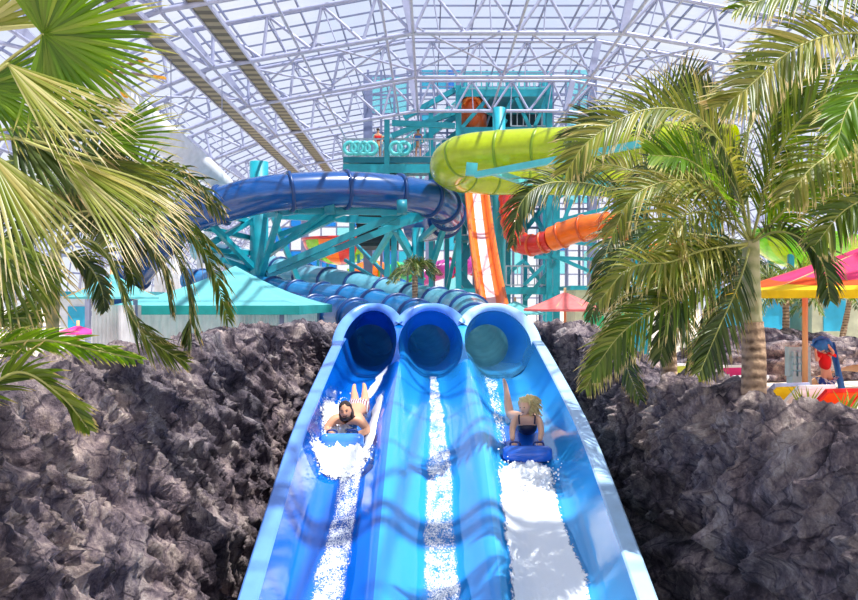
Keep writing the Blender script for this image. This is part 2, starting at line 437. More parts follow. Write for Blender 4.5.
# colour panel screen wall behind the tower
Y = 53.0
w2 = bpy.data.objects.new('window_2', None); C.objects.link(w2); w2.location = P(470, 330, Y); ORG['window_2'] = w2.location.copy(); w2['kind'] = 'structure'
a = MB(); g = MB(); rnd = random.Random(11)
xs = [368+13.2*i for i in range(18)]
for i, xx in enumerate(xs[:-1]):
    top = 76 if i < 3 else 70
    yy = top; j = 0
    while yy < 200:
        y2 = yy+19
        mi = 1 if i in (0, 1, 2) and rnd.random() < .7 else 0
        if (i, j) in ((4, 0), (5, 0), (4, 2), (9, 2), (8, 4)): mi = 2
        if (i, j) in ((6, 0), (11, 1)): mi = 3
        if i >= 15: mi = 1
        g.add([P(xx, y2, Y), P(xs[i+1], y2, Y), P(xs[i+1], yy, Y), P(xx, yy, Y)], [(0, 1, 2, 3)], mi, False)
        yy = y2; j += 1
for xx in xs: a.beam(P(xx, 325, Y), P(xx, 70, Y), .14, .14)
for j in range(9): a.beam(P(368, 76+19*j, Y), P(xs[-1], 76+19*j, Y), .1, .12)
for xx in (368, 460, 545, 592): a.beam(P(xx, 326, Y-.5), P(xx, 76, Y-.5), .55, .5)
a.build('window_frame', M['bars'], w2); g.build('window_pane', [M['glass_white'], M['glass_cyan'], M['glass_teal'], M['glass_blue']], w2)

# floors
DZ = -2.1
a = MB()
a.box((-15.7, 45.5, DZ-.15), (23.6, 97, .3)); a.box((19.6, 45.5, DZ-.15), (31, 97, .3)); a.box((.1, 56.5, DZ-.15), (8, 75, .3))
o = a.build('floor', M['deckfl'], origin=(0, 45, DZ)); o['kind'] = 'structure'
a = MB(); a.box((.1, 8, -4.75), (9, 23, .3)); a.box((.1, 19.2, -3.4), (8, .3, 2.4)); o = a.build('floor', M['trench'], origin=(0, 8, -4.6)); o['kind'] = 'structure'
a = MB(); a.box((XC, 150, -2.5), (600, 114, .3)); a.box((XC, 0, -8), (900, 900, .2))
o = a.build('floor', M['deckfl'], origin=(0, 150, -2.5)); o['kind'] = 'structure'

# catwalks under the roof
for xx, zz, lb in ((-7.35, 9.75, 'ribbed grey-brown ceiling walkway crossing the trusses, the right one of the pair'), (-9.15, 9.05, 'ribbed grey-brown ceiling walkway, the left one of the pair, behind the fan palm')):
    t = thing('catwalk', V(xx, 30, zz), lb, 'walkway')
    a = MB(); a.box((xx, 38, zz-.3), (.56, 80, .06)); a.build('deck_panel', M['catwalk'], t)
    for s in (-1, 1):
        a = MB(); a.beam(V(xx+s*.33, -2, zz-.3), V(xx+s*.33, 78, zz-.3), .07, .16); a.build('edge_beam', M['steel'], t)

# ---------------------------------------------------------------- racing slide
RIM = [(5, -3.95), (6.9, -3.25), (7.87, -2.86), (9.05, -2.42), (10.7, -1.82), (12.2, -1.48), (14.4, -1.05), (16, -.76), (18, -.7)]
FLO = [(5, -4.4), (7, -3.72), (8.6, -3.1), (10, -2.58), (11.5, -2.08), (13, -1.76), (15.5, -1.45), (18, -1.47)]
def smooth_tab(tab, x, w=.7): return sum(interp(tab, x+w*(i-4)/4) for i in range(9))/9
PROF = [(-1.63, 0), (-1.59, .2), (-1.5, .75), (-1.36, .97), (-1.15, 1.0), (-.95, .95), (-.78, .7), (-.64, .42), (-.55, .36), (-.45, .42), (-.28, .75), (-.1, .97), (.1, 1), (.3, .95), (.47, .7), (.62, .43), (.72, .36), (.82, .45), (.95, .8), (1.12, .98), (1.35, 1.0), (1.6, .97), (1.78, .8), (1.93, .3), (1.99, 0)]
def prof(x): return sum(interp(PROF, max(-1.63, min(1.99, x+.06*(i-3)/3))) for i in range(7))/7 if -1.6 < x < 1.95 else interp(PROF, x)
def bed(x, Y):
    r, f = smooth_tab(RIM, Y), smooth_tab(FLO, Y); d = prof(x)
    return r*(1-d)+f*d
slide = thing('racing_slide', (.18, 11, -4.6), 'blue three-lane racing water slide with scalloped tunnel mouths between rock walls', 'water slide')
YS = [6+.16*i for i in range(int(10.5/.16)+1)]
def strip(x0, x1, n, mat, y_end=16.4):
    a = MB(); rows = [[V(lerp(x0, x1, k/n), y, bed(lerp(x0, x1, k/n), y)) for k in range(n+1)] for y in YS if y <= y_end]
    a.grid(rows, 0, True); return a
strip(-1.63, -.55, 28, 0).build('lane', M['lane1'], slide)['label'] = 'deep blue lane'
strip(-.55, .72, 30, 0).build('lane', M['lane2'], slide)['label'] = 'azure middle lane'
strip(.72, 1.99, 30, 0).build('lane', M['lane3'], slide)['label'] = 'light blue lane'
for s, x0, x1, mt in ((-1, -1.63, -1.83, 'rim1'), (1, 1.99, 2.19, 'rim3')):
    a = MB(); rows = []
    for y in [q_ for q_ in YS if q_ < 16.25]:
        z = bed(x0, y); dx = (x1-x0)
        rows.append([V(x0, y, z), V(x0+dx*.1, y, z+.02), V(x0+dx*.9, y, z+.02), V(x1, y, z), V(x1, y, z-.3), V(x1-dx*.3, y, z-.9)])
    a.grid(rows, 0, False, flip=(s > 0)); a.build('rim', M[mt], slide)
LN = [(-1.15, 'lane1', 'rim1'), (.03, 'lane2', 'rim1'), (1.33, 'lane3', 'rim3')]
LA = {-1.15: (.52, -1.27), .03: (.62, 0.0), 1.33: (.64, 1.26)}
A0 = .61
FY = [(-1.5, 14.9), (-1.2, 15.3), (-.95, 15.7), (-.76, 16.0), (-.5, 16.6), (-.33, 17.0), (-.1, 17.3)]
def ringp(cx, th, t, off=0):
    e = t**1.3; a0, hx = LA[cx]; lo_ = math.sin(th) < 0
    if off > .05: off += .06*abs(math.cos(th))
    a = lerp(a0, .46, e)+off; hh = lerp(.68 if lo_ else .60, .46, e)+off; zc = lerp(-.82, -.99, e)
    zf = -.82+.60*math.sin(th); y0 = max(15.5, sum(interp(FY, zf+.1*(i-2)/2) for i in range(5))/5)
    y = lerp(y0, 17.9, t**.8); cx = lerp(cx, hx, e)
    return V(cx+a*math.cos(th), y, zc+hh*math.sin(th))
n = 48
for cx, mt, rm in LN:
    a = MB(); a.grid([[ringp(cx, 2*math.pi*k/n, t/10) for k in range(n)] for t in range(11)], 0, True, True)
    a.build('tunnel_mouth', M[mt], slide)
    lo = math.radians(30 if cx < 1 else -6); hi = math.radians(150 if cx > -1 else 186)
    a = MB(); ths = [lerp(lo, hi, i/40) for i in range(41)]
    rows = [[ringp(cx, th, 0), ringp(cx, th, 0, .02)+V(0, -.03, 0), ringp(cx, th, 0, .13)+V(0, -.03, 0), ringp(cx, th, 0, .15)+V(0, .02, 0), ringp(cx, th, 0, .14)+V(0, .3, 0)] for th in ths]
    a.grid(rows, 0, True); a.build('rim', M[rm], slide)
for (c0, m0, _), (c1, m1, _) in zip(LN, LN[1:]):
    a = MB(); rows = []
    for i in range(19):
        th = math.radians(lerp(36, -40, i/18)); p = ringp(c0, th, 0); q = ringp(c1, math.pi-th, 0); m = (p+q)/2+V(0, -.03, 0)
        rows.append([p, lerp(p, m, .7)+V(0, -.02, 0), m, lerp(q, m, .7)+V(0, -.02, 0), q])
    a.grid(rows, 0, True); a.build('divider_nose', M[m1 if c0 > -1 else m0], slide)
for yy in (8, 11, 14, 16.6):
    for xx in (-1.55, .1, 1.9):
        a = MB(); a.beam(V(xx, yy, -4.6), V(xx, yy, bed(.1, yy)-.12), .16); a.build('leg', M['teal_dk'], slide)
    a = MB(); a.beam(V(-1.7, yy, bed(.1, yy)-.2), V(2.05, yy, bed(.1, yy)-.2), .14, .16); a.build('crossbeam', M['teal_dk'], slide)
# joint lines of the rims
# enclosed tubes feeding the lanes
def tube_slide(name, path, r, mat, ring, nr, label, n=60, parent=None, rw=1.16, rings_at=None, seg=20, cat='tube slide', lip=True):
    pts = catmull(path, n)
    t = parent or thing(name, V(pts[len(pts)//2].x, pts[len(pts)//2].y, DZ), label, cat)
    a = MB(); a.tube(pts, r, seg, caps=False); o = a.build('tube', mat, t)
    L = [0]
    for p, q in zip(pts, pts[1:]): L.append(L[-1]+(q-p).length)
    def at(s):
        for i in range(len(L)-1):
            if L[i+1] >= s: return lerp(pts[i], pts[i+1], (s-L[i])/(L[i+1]-L[i])), (pts[i+1]-pts[i]).normalized()
        return pts[-1], (pts[-1]-pts[-2]).normalized()
    for k in range(nr):
        s = L[-1]*(k+.5)/nr if rings_at is None else L[-1]*rings_at[k]
        p, T = at(s); b = MB(); b.tube([p-T*.055, p-T*.05, p+T*.05, p+T*.055], [r, r*rw, r*rw, r], seg, caps=False); b.build('joint_flange', ring, t)
    return t
tube_slide('feeder_tube', [V(-1.27, 17.9, -.99), P(378, 336, 20), P(362, 320, 22), P(330, 314, 24), P(290, 310, 26), P(240, 305, 28), P(190, 300, 30)], .5, M['navy_tube'], M['blue_ring'], 11, 'deep blue closed tube feeding the left lane, lowest of the three behind the rock', rw=1.14)
tube_slide('feeder_tube', [V(0, 17.9, -.99), V(0, 20, -.8), P(415, 318, 22.5), P(385, 309, 25), P(345, 300, 27.5), P(300, 295, 30), P(250, 287, 33), P(190, 280, 36)], .5, M['mid_tube'], M['blue_ring'], 12, 'mid blue closed tube feeding the middle lane, between the other two tubes', rw=1.14)
tube_slide('feeder_tube', [V(1.26, 17.9, -.99), V(1.24, 20, -.78), P(468, 314, 23), P(445, 307, 26), P(405, 298, 29), P(350, 286, 32), P(300, 276, 35), P(250, 262, 38), P(200, 250, 41)], .56, M['sky_tube'], M['blue_ring'], 14, 'pale blue closed tube feeding the right lane, topmost and farthest of the three', rw=1.12)

# water
def water(x0f, x1f, ya, yb, mat, lift, name, label, edge=True, nx=14):
    a = MB(); rows = []; n = int((yb-ya)/.08)
    for i in range(n+1):
        y = lerp(ya, yb, i/n); xa, xb = x0f(y), x1f(y)
        wob = .05*noise.noise(V(y*2.3, 3, xa)); wob2 = .05*noise.noise(V(y*2.1, 9, xb))
        xa += wob; xb += wob2
        rows.append([V(lerp(xa, xb, k/nx), y, bed(lerp(xa, xb, k/nx), y)+lift*(math.sin(math.pi*k/nx)**.5 if 0 < k < nx else 0)+.004) for k in range(nx+1)])
    a.grid(rows, 0, True, uvf=lambda i, k: (min(1, 1.9*math.sin(math.pi*k/nx))*min(1, i/6, (n-i)/6), i/n))
    o = a.build(name, mat, kind='stuff', label=label, cat='water'); return o
tb = lambda *t: (lambda y: interp(list(t), y))
water(tb((6, -1.38), (9, -1.3), (10, -1.2), (11, -1.25)), tb((6, -.78), (9, -.8), (10, -.82), (11, -.8)), 6, 11.2, M['water_mid'], .015, 'running_water', 'speckled stream of water running down the deep blue left lane below the mat')
water(tb((11, -.95), (12.5, -.88)), tb((11, -.80), (12.5, -.72)), 10.9, 13.6, M['foam'], .03, 'white_water', 'white streak of water along the right side of the man in the left lane')
water(tb((13.2, -1.3), (14.5, -1.05), (15.8, -.95)), tb((13.2, -1.05), (14.5, -.85), (15.8, -.75)), 13.2, 15.8, M['foam'], .02, 'white_water', 'white water trail from the left tunnel down to the man\'s feet')
water(tb((6, -.12), (10, -.12), (12, -.05), (16, 0)), tb((6, .42), (10, .40), (13, .26), (16, .16)), 6, 16, M['water_mid'], .015, 'running_water', 'bubbly stream of water running down the empty middle lane')
water(tb((6, .80), (10.8, .84)), tb((6, 1.76), (9, 1.68), (10.9, 1.58)), 6, 10.95, M['foam'], .03, 'white_water', 'broad white water filling the right lane below the woman\'s mat')  # real foam, with the left edge widened to paint the sunlit lane white
water(tb((11, .95), (16, .95)), tb((11, 1.1), (14, 1.25), (16, 1.35)), 11.1, 15.7, M['water_thin'], .02, 'running_water', 'thin film of water beside the woman below the right tunnel')
def splash(cx, y0, w, l, hgt, label, seed):
    a = MB(); rows = []; n, m = 50, 34
    for i in range(n+1):
        row = []
        for k in range(m+1):
            u, v = k/m*2-1, i/n*2-1; x = cx+u*w; y = y0+v*l
            r = min(1, math.sqrt(u*u+v*v)); h = max(0, 1-r**2)*hgt*(.5+1.1*noise.fractal(V(x*9+seed, y*9, 1), .8, 2, 4)+.4)
            row.append(V(x, y, bed(x, y)+max(.005, h)))
        rows.append(row)
    a.grid(rows, 0, True, uvf=lambda i, k: (max(0, 1.0-((k/m*2-1)**2+(i/n*2-1)**2)), 0))
    rd = random.Random(seed)
    for _ in range(140):
        t = rd.random()*6.28; rr = rd.uniform(.5, 1.15); x = cx+math.cos(t)*w*rr; y = y0+math.sin(t)*l*rr
        x = max(-1.5, min(1.9, x))
        if y > y0+.25*l and abs(x-cx) < w*1.1 and hgt > .09 and l < .6: continue
        s = rd.uniform(.006, .016)
        a.sphere(V(x, y, bed(x, y)+rd.uniform(.03, .2)), s, 6, 4)
    o0 = len(a.v)
    for q in range(o0): a.uv.setdefault(q, (1, 0))
    return a.build('splash', M['foam'], label=label, cat='splash', kind='stuff')
splash(-1.18, 11.12, .46, .5, .15, 'white splash under the front of the man\'s mat', 3)
splash(-1.36, 12.3, .26, 1.0, .14, 'white spray to the left of the man on the mat', 5)
splash(1.32, 10.75, .36, .5, .10, 'white splash under the front of the woman\'s mat', 8)

# ---------------------------------------------------------------- mats and riders
def make_mat(cx, Yf, mt, label, L=1.05, w=.6):
    t = thing('racing_mat', V(cx, Yf, bed(cx, Yf)), label, 'mat')
    r = .115; a = MB(); z = bed(cx, Yf)+r+.01
    pts = []; rs = []
    for i in range(17):
        u = -1+i/8; pts.append(V(cx+u*w/2, Yf, z)); rs.append(r*(1-abs(u)**10*.35))
    a.tube(pts, rs, 20); a.build('front_roll', mt, t)
    a = MB(); rows = []
    for i in range(15):
        y = Yf+.05+L*i/14
        rows.append([V(cx+(k/8*2-1)*w*.46, y, bed(cx, y)+.05+.012*math.cos((k/8*2-1)*3)) for k in range(9)])
    a.grid(rows); rows2 = [[p-V(0, 0, .03) for p in r_] for r_ in rows]; a.grid(rows2, flip=True)
    a.build('pad', mt, t)
    for s in (-1, 1):
        b = MB(); x = cx+s*w*.24
        b.tube(catmull([V(x-.07, Yf+.02, z+r*.95), V(x-.05, Yf+.03, z+r+.035), V(x+.05, Yf+.03, z+r+.035), V(x+.07, Yf+.02, z+r*.95)], 10), .013, 8); b.build('handle', M['matd'], t)
    return t
make_mat(-1.21, 11.5, M['mat1'], 'sky blue racing mat gripped by the bearded man in the left lane', w=.6)
make_mat(1.325, 11.14, M['mat'], 'royal blue racing mat under the blond woman in the right lane', w=.66)

def skin(name, joints, edges, mat, parent, root=0, sub_=2):
    """joints: list of (Vector, radius or (rx, ry))"""
    O = ORG[parent.name]
    me = bpy.data.meshes.new(name); me.from_pydata([tuple(Vector(p)-O) for p, r in joints], edges, []); me.update()
    o = bpy.data.objects.new(name, me); C.objects.link(o); o.parent = parent; ORG[o.name] = O
    sk = o.modifiers.new('skin', 'SKIN'); sk.use_smooth_shade = True; sk.branch_smoothing = .5
    d = me.skin_vertices[0].data if me.skin_vertices else None
    if d is None:
        bpy.context.view_layer.update(); d = me.skin_vertices[0].data
    for i, (p, r) in enumerate(joints):
        d[i].radius = r if isinstance(r, tuple) else (r, r); d[i].use_root = (i == root)
    sb = o.modifiers.new('sub', 'SUBSURF'); sb.levels = sub_; sb.render_levels = sub_
    me.materials.append(mat); return o
def skin_chain(J, chains):
    idx = {}; joints = []; edges = []
    for ch in chains:
        for k in ch:
            if k not in idx: idx[k] = len(joints); joints.append(J[k])
        for a_, b_ in zip(ch, ch[1:]): edges.append((idx[a_], idx[b_]))
    return joints, edges, idx
def hand(parent, wrist, d, nrm, side, mat, s=1.0):
    """palm + five curled fingers; d forward, nrm back-of-hand normal, side thumb direction"""
    d, nrm, side = d.normalized(), nrm.normalized(), side.normalized()
    J = {'w': (wrist, .024*s), 'p': (wrist+d*.045*s, (.036*s, .018*s)), 'q': (wrist+d*.085*s, (.036*s, .015*s))}
    chains = [['w', 'p', 'q']]
    for i, ln in enumerate((.07, .08, .075, .06)):
        off = side*(.03-.02*i)*s; b = wrist+d*.09*s+off
        J['f%d0' % i] = (b, .0095*s); J['f%d1' % i] = (b+d*ln*.45*s-nrm*.01*s, .009*s); J['f%d2' % i] = (b+d*ln*.75*s-nrm*.035*s, .008*s); J['f%d3' % i] = (b+d*ln*.75*s-nrm*.06*s, .007*s)
        chains.append(['q', 'f%d0' % i, 'f%d1' % i, 'f%d2' % i, 'f%d3' % i])
    b = wrist+d*.03*s+side*.03*s
    J['t0'] = (b, .011*s); J['t1'] = (b+d*.03*s+side*.025*s-nrm*.01*s, .010*s); J['t2'] = (b+d*.055*s+side*.028*s-nrm*.03*s, .008*s)
    chains.append(['p', 't0', 't1', 't2'])
    j, e, _ = skin_chain(J, chains); return j, e
def head(parent, c, fwd, up, mat, s=1.0, hairmat=None, beard=None, hair='short'):
    """head mesh (child), with face features. s = half height /0.12"""
    fwd = fwd.normalized(); R_ = fwd.cross(up).normalized(); U = R_.cross(fwd)
    fr = Matrix((R_, fwd, U)).transposed()
    def W(x, y, z): return c+fr @ V(x*s, y*s, z*s)
    a = MB()
    def shp(p, d):
        x, y, z = p
        if z < 0: k = 1-.28*(-z/.125)**1.4; x *= k; y = y*(1-.12*(-z/.125)) + .008*(-z/.125)
        if y > 0:
            nz = math.exp(-((x/.016)**2+((z+.015)/.028)**2)); y += .024*nz
            br = math.exp(-((z-.03)/.014)**2)*math.exp(-(x/.05)**2); y += .004*br
            for sx in (-.032, .032):
                e = math.exp(-(((x-sx)/.015)**2+((z-.012)/.011)**2)); y -= .010*e
            lp = math.exp(-((x/.024)**2+((z+.058)/.009)**2)); y += .006*lp
            ch = math.exp(-((x/.022)**2+((z+.1)/.018)**2)); y += .008*ch
        return fr @ V(x*s, y*s, z*s)
    a.sphere(c, (.078, .098, .125), 40, 32, f=shp); 
    for sx in (-1, 1):
        a.sphere(W(sx*.078, -.005, -.002), .018*s, 8, 8, f=lambda p, d: fr @ V(p.x*.5, p.y*.9, p.z*1.6))
    o = a.build('head', mat, parent)
    for sx in (-1, 1):
        a = MB(); a.sphere(W(sx*.032, .083, .012), .0085*s, 10, 8); a.build('eye', M['eye'], o)
        a = MB(); a.tube([W(sx*.016, .093, .032), W(sx*.034, .093, .037), W(sx*.052, .083, .03)], [.003*s, .0045*s, .002*s], 6); a.build('eyebrow', hairmat or M['hair'], o)
    a = MB(); a.tube([W(-.022, .086, -.058), W(-.008, .096, -.056), W(.008, .096, -.056), W(.022, .086, -.058)], [.002*s, .0055*s, .0055*s, .002*s], 6); a.build('mouth', M['lip'], o)
    return o, W, fr

# man
man = thing('person', V(-1.15, 12.3, bed(-1.15, 12.3)), 'bearded man lying prone on a mat, head first, in the left lane', 'person')
def q(px, py, Y): return P(px, py, Y)
J = {'pel': (q(358, 408, 12.55), (.15, .10)), 'wst': (q(355, 412, 12.3), (.125, .10)), 'chs': (q(350, 419, 12.0), (.16, .11)), 'nck0': (q(347, 420, 11.86), (.08, .07)), 'nck': (q(346, 417, 11.8), .058),
     'shl': (q(334, 419, 11.92), .068), 'ell': (q(326.5, 430, 11.82), .047), 'wrl': (q(332, 433.5, 11.64), .032),
     'shr': (q(361, 420, 11.92), .068), 'elr': (q(368, 431, 11.82), .047), 'wrr': (q(357, 434.5, 11.64), .032),
     'hpl': (q(354, 407, 12.65), .09), 'knl': (q(355, 400, 13.08), .058), 'cal': (q(354.5, 396, 13.2), .054), 'anl': (q(354, 390, 13.45), .034), 'ftl': (q(354, 387.5, 13.47), .032), 'tol': (q(354.5, 384.5, 13.56), .02),
     'hpr': (q(363, 407, 12.65), .09), 'knr': (q(365, 400, 13.08), .058), 'car': (q(365, 396, 13.2), .054), 'anr': (q(364.5, 389, 13.45), .034), 'ftr': (q(364.5, 386.5, 13.47), .032), 'tor': (q(363.5, 383.5, 13.56), .02)}
ch = [['pel', 'wst', 'chs', 'nck0', 'nck'], ['chs', 'shl', 'ell', 'wrl'], ['chs', 'shr', 'elr', 'wrr'], ['pel', 'hpl', 'knl', 'cal', 'anl', 'ftl', 'tol'], ['pel', 'hpr', 'knr', 'car', 'anr', 'ftr', 'tor']]
J = {k: (p_, (tuple(x*1.12 for x in r_) if isinstance(r_, tuple) else r_*1.25)) if k != 'nck' else (p_, r_) for k, (p_, r_) in J.items()}
j, e, ix = skin_chain(J, ch); body = skin('body', j, e, M['skin'], man)
for w_, sd in (('wrl', 1), ('wrr', -1)):
    wr_ = J[w_][0]; j, e = hand(man, wr_, V(.25*sd, -.8, .1), V(0, -.1, 1), V(sd, 0, 0), M['skin'], .95); skin('hand', j, e, M['skin'], man, sub_=1)
hd, W, fr = head(man, q(345.5, 411, 11.72), V(-.05, -1, -.12), V(-.12, -.1, 1), M['skin'], 1.05, M['hair'])
a = MB()
a.sphere(W(0, -.018, .028), 1, 30, 22, f=lambda p, d: fr @ (V(p.x*.094, p.y*.098, p.z*.112)*1.05*(1+.05*noise.noise(d*6))) if not (d.y > .35 and d.z < .35) else fr @ (V(p.x*.07, p.y*.07, p.z*.1)*1.05))
a.sphere(W(.07, -.05, -.06), 1, 16, 12, f=lambda p, d: fr @ V(p.x*.04, p.y*.06, p.z*.1)); a.sphere(W(-.07, -.05, -.05), 1, 16, 12, f=lambda p, d: fr @ V(p.x*.035, p.y*.06, p.z*.09))
a.build('hair', M['hair'], man)
a = MB(); a.sphere(W(0, .028, -.085), 1, 26, 18, f=lambda p, d: fr @ (V(p.x*.058, p.y*.064, p.z*.042)*1.05)); a.tube([W(-.028, .09, -.05), W(0, .102, -.042), W(.028, .09, -.05)], .007, 6)
a.build('beard', M['hair'], man)
J2 = {'a': (q(356, 410.5, 12.42), (.175, .14)), 'b': (q(358, 408, 12.56), (.19, .14)), 'l1': (q(354, 407, 12.68), .13), 'l2': (q(354.3, 404, 12.86), .118), 'r1': (q(363.5, 407, 12.68), .13), 'r2': (q(364.3, 404, 12.86), .118)}
j, e, ix = skin_chain(J2, [['b', 'a'], ['b', 'l1', 'l2'], ['b', 'r1', 'r2']]); skin('swim_shorts', j, e, M['shorts'], man)['label'] = 'red and white striped shorts'
# woman
wom = thing('person', V(1.33, 12, bed(1.33, 12)), 'blond woman in a navy swimsuit propped on straight arms in the right lane', 'person')
J = {'pel': (q(527, 419, 12.15), (.15, .11)), 'wst': (q(527, 426, 11.85), (.11, .09)), 'rib': (q(527, 428, 11.65), (.125, .095)), 'chs': (q(527, 423, 11.52), (.13, .09)), 'nck0': (q(527, 417, 11.5), (.07, .06)), 'nck': (q(526.5, 413, 11.49), .045),
     'shl': (q(515, 418, 11.5), .052), 'ell': (q(512, 431, 11.42), .036), 'wrl': (q(512.5, 441, 11.3), .026),
     'shr': (q(539, 418, 11.5), .052), 'elr': (q(541.5, 431, 11.42), .036), 'wrr': (q(540, 441, 11.3), .026),
     'hpl': (q(520, 419, 12.25), .09), 'knl': (q(510, 414, 12.62), .058), 'cal': (q(508, 404, 12.66), .056), 'anl': (q(506.5, 391, 12.72), .034), 'ftl': (q(505.5, 386, 12.72), .034), 'tol': (q(503.5, 378.5, 12.66), .018),
     'hpr': (q(534, 419, 12.25), .09), 'knr': (q(535, 415.5, 12.65), .058), 'anr': (q(533, 409, 13.05), .035), 'tor': (q(532, 405, 13.2), .02)}
ch = [['pel', 'wst', 'rib', 'chs', 'nck0', 'nck'], ['chs', 'shl', 'ell', 'wrl'], ['chs', 'shr', 'elr', 'wrr'], ['pel', 'hpl', 'knl', 'cal', 'anl', 'ftl', 'tol'], ['pel', 'hpr', 'knr', 'anr', 'tor']]
J = {k: (p_, (tuple(x*1.1 for x in r_) if isinstance(r_, tuple) else r_*1.25)) if k != 'nck' else (p_, r_) for k, (p_, r_) in J.items()}
j, e, ix = skin_chain(J, ch); skin('body', j, e, M['skin2'], wom)
for w_, sd in (('wrl', 1), ('wrr', -1)):
    j, e = hand(wom, J[w_][0], V(.1*sd, -.75, -.35), V(0, -.4, 1), V(sd, 0, 0), M['skin2'], .85); skin('hand', j, e, M['skin2'], wom, sub_=1)
hd, W, fr = head(wom, q(524.5, 406.5, 11.45), V(-.55, -1, -.25), V(-.1, 0, 1), M['skin2'], .95, M['blond'])
a = MB(); rd = random.Random(2)
a.sphere(W(0, -.02, .03), 1, 30, 22, f=lambda p, d: fr @ (V(p.x*.092, p.y*.098, p.z*.108)*(1+.1*noise.noise(d*5))) if not (d.y > .3 and d.z < .4) else fr @ V(p.x*.06, p.y*.06, p.z*.09))
for i in range(70):
    t = rd.uniform(0, 1); s0 = q(524.5+rd.uniform(-6, 8), 401+rd.uniform(-3, 9), 11.48+rd.uniform(-.05, .1))
    e1 = q(532+rd.uniform(-3, 9), 403+rd.uniform(-6, 13), 11.55+rd.uniform(-.1, .1))
    a.tube(catmull([s0, lerp(s0, e1, .5)+V(0, 0, .03+rd.uniform(-.01, .03)), e1, e1+V(rd.uniform(-.01, .05), 0, -rd.uniform(-.01, .05))], 8), [.016, .018, .018, .016, .014, .011, .008, .005, .002], 6)
a.build('hair', M['blond'], wom)
J2 = {'c': (q(527, 423, 11.49), (.155, .115)), 'd': (q(527, 428.5, 11.64), (.16, .125)), 'w': (q(527, 426, 11.85), (.14, .115)), 'p': (q(527, 419, 12.2), (.165, .125))}
j, e, ix = skin_chain(J2, [['p', 'w', 'd', 'c']]); skin('swimsuit', j, e, M['navy'], wom)
for s in (-1, 1):
    a = MB(); a.tube(catmull([q(527+s*7.5, 424, 11.39), q(527+s*8, 419, 11.40), q(527+s*8, 415.5, 11.46), q(527+s*6.5, 416, 11.6)], 10), .012, 8); a.build('strap', M['navy'], wom)

# ---------------------------------------------------------------- rocks
def rock_wall(name, top, xb, side, label, seed, zb=-4.7, back=1.7, backz=-2.4, nu=480, nv=210, amp=.2):
    line = catmull([P(*t) for t in top], nu); a = MB(); rows = []
    for i, T in enumerate(line):
        xbb = interp(xb, T.y)
        prof_ = [V(xbb, T.y, zb), V(lerp(xbb, T.x, .30), T.y-.05, lerp(zb, T.z, .4)), V(lerp(xbb, T.x, .68), T.y, lerp(zb, T.z, .78)), V(lerp(xbb, T.x, .95), T.y, T.z-.22), V(T.x+side*.3, T.y, T.z-.08), V(T.x+side*.75, T.y, T.z-.2), V(T.x+side*1.2, T.y, T.z-.6), V(T.x+side*back, T.y, backz)]
        cv = catmull(prof_, nv); rows.append(cv)
    out = []
    for i, r in enumerate(rows):
        rr = []
        for k, p in enumerate(r):
            pu = rows[min(i+1, nu)][k]-rows[max(i-1, 0)][k]; pv = r[min(k+1, nv)]-r[max(k-1, 0)]
            nn = pu.cross(pv); nn = nn.normalized() if nn.length > 1e-8 else V(0, 0, 1)
            if side > 0: nn = -nn
            nn = -nn
            s = V(p.x*.8+seed, p.y, p.z*1.2)
            sh = V(s.x, s.y+s.z*.6, s.z)
            d1 = noise.fractal(sh*.6, .9, 2.1, 3)
            wv = V(noise.noise(s*1.3), noise.noise(s*1.3+V(5, 5, 5)), noise.noise(s*1.3+V(1, 7, 2)))
            sv = V(sh.x, sh.y*.9, sh.z*.75+sh.y*.35)
            vd, vp = noise.voronoi(sv*.95+wv*.45)
            g1 = vd[1]-vd[0]; crack = min(1, g1*7); bul = min(1, g1*1.6)
            cell = noise.noise(vp[0]*3.3)
            vd2, vp2 = noise.voronoi(V(sh.x*2.2, sh.y*2.3, sh.z*1.5)+wv*.6)
            g2 = vd2[1]-vd2[0]; crack2 = min(1, g2*6)
            fl = 1-abs(noise.noise(V(sh.x*2.2, sh.y*3.6+sh.z*.8, sh.z*1.1))); fl2 = 1-abs(noise.noise(V(sh.x*5, sh.y*8+sh.z*2, sh.z*3)))
            fn = noise.fractal(sh*8, .7, 2.1, 4)
            d = amp*(d1*.8+.45*cell+.5*bul) - .10*(1-crack)**2 - .035*(1-crack2)**2 + .06*min(1, g2*2) - .12*max(0, fl-.72)/.28 - .035*max(0, fl2-.7)/.3 + .02*fn - .06
            fade = min(1, k/6)*(1 if k < nv*.48 else .6)
            if side > 0: d += .22*math.exp(-((p.z+2.75+.15*math.sin(p.y*1.3))/.10)**2)
            rr.append(p+nn*d*fade)
        out.append(rr)
    a.grid(out, 0, True, flip=(side < 0))
    return a.build(name, M['rock'], label=label, cat='rock wall')
LT = [(-420, 520, 3.2), (-120, 440, 4.6), (0, 396, 6.3), (50, 368, 7.5), (100, 352, 9), (140, 346, 10), (185, 350, 11.3), (215, 336, 12.5), (250, 329, 14), (290, 326, 15.7), (333, 325, 17.8), (345, 326, 19.3)]
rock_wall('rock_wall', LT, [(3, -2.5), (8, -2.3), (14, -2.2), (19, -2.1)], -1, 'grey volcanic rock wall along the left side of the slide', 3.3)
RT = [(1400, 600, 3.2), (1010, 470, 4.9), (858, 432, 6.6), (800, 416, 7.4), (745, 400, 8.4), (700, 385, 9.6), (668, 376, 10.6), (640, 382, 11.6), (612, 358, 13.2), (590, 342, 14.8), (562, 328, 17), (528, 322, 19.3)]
rock_wall('rock_wall', RT, [(3, 2.9), (8, 2.75), (14, 2.6), (19, 2.45)], 1, 'grey volcanic rock wall along the right side of the slide, face in blue shade', 21.7)
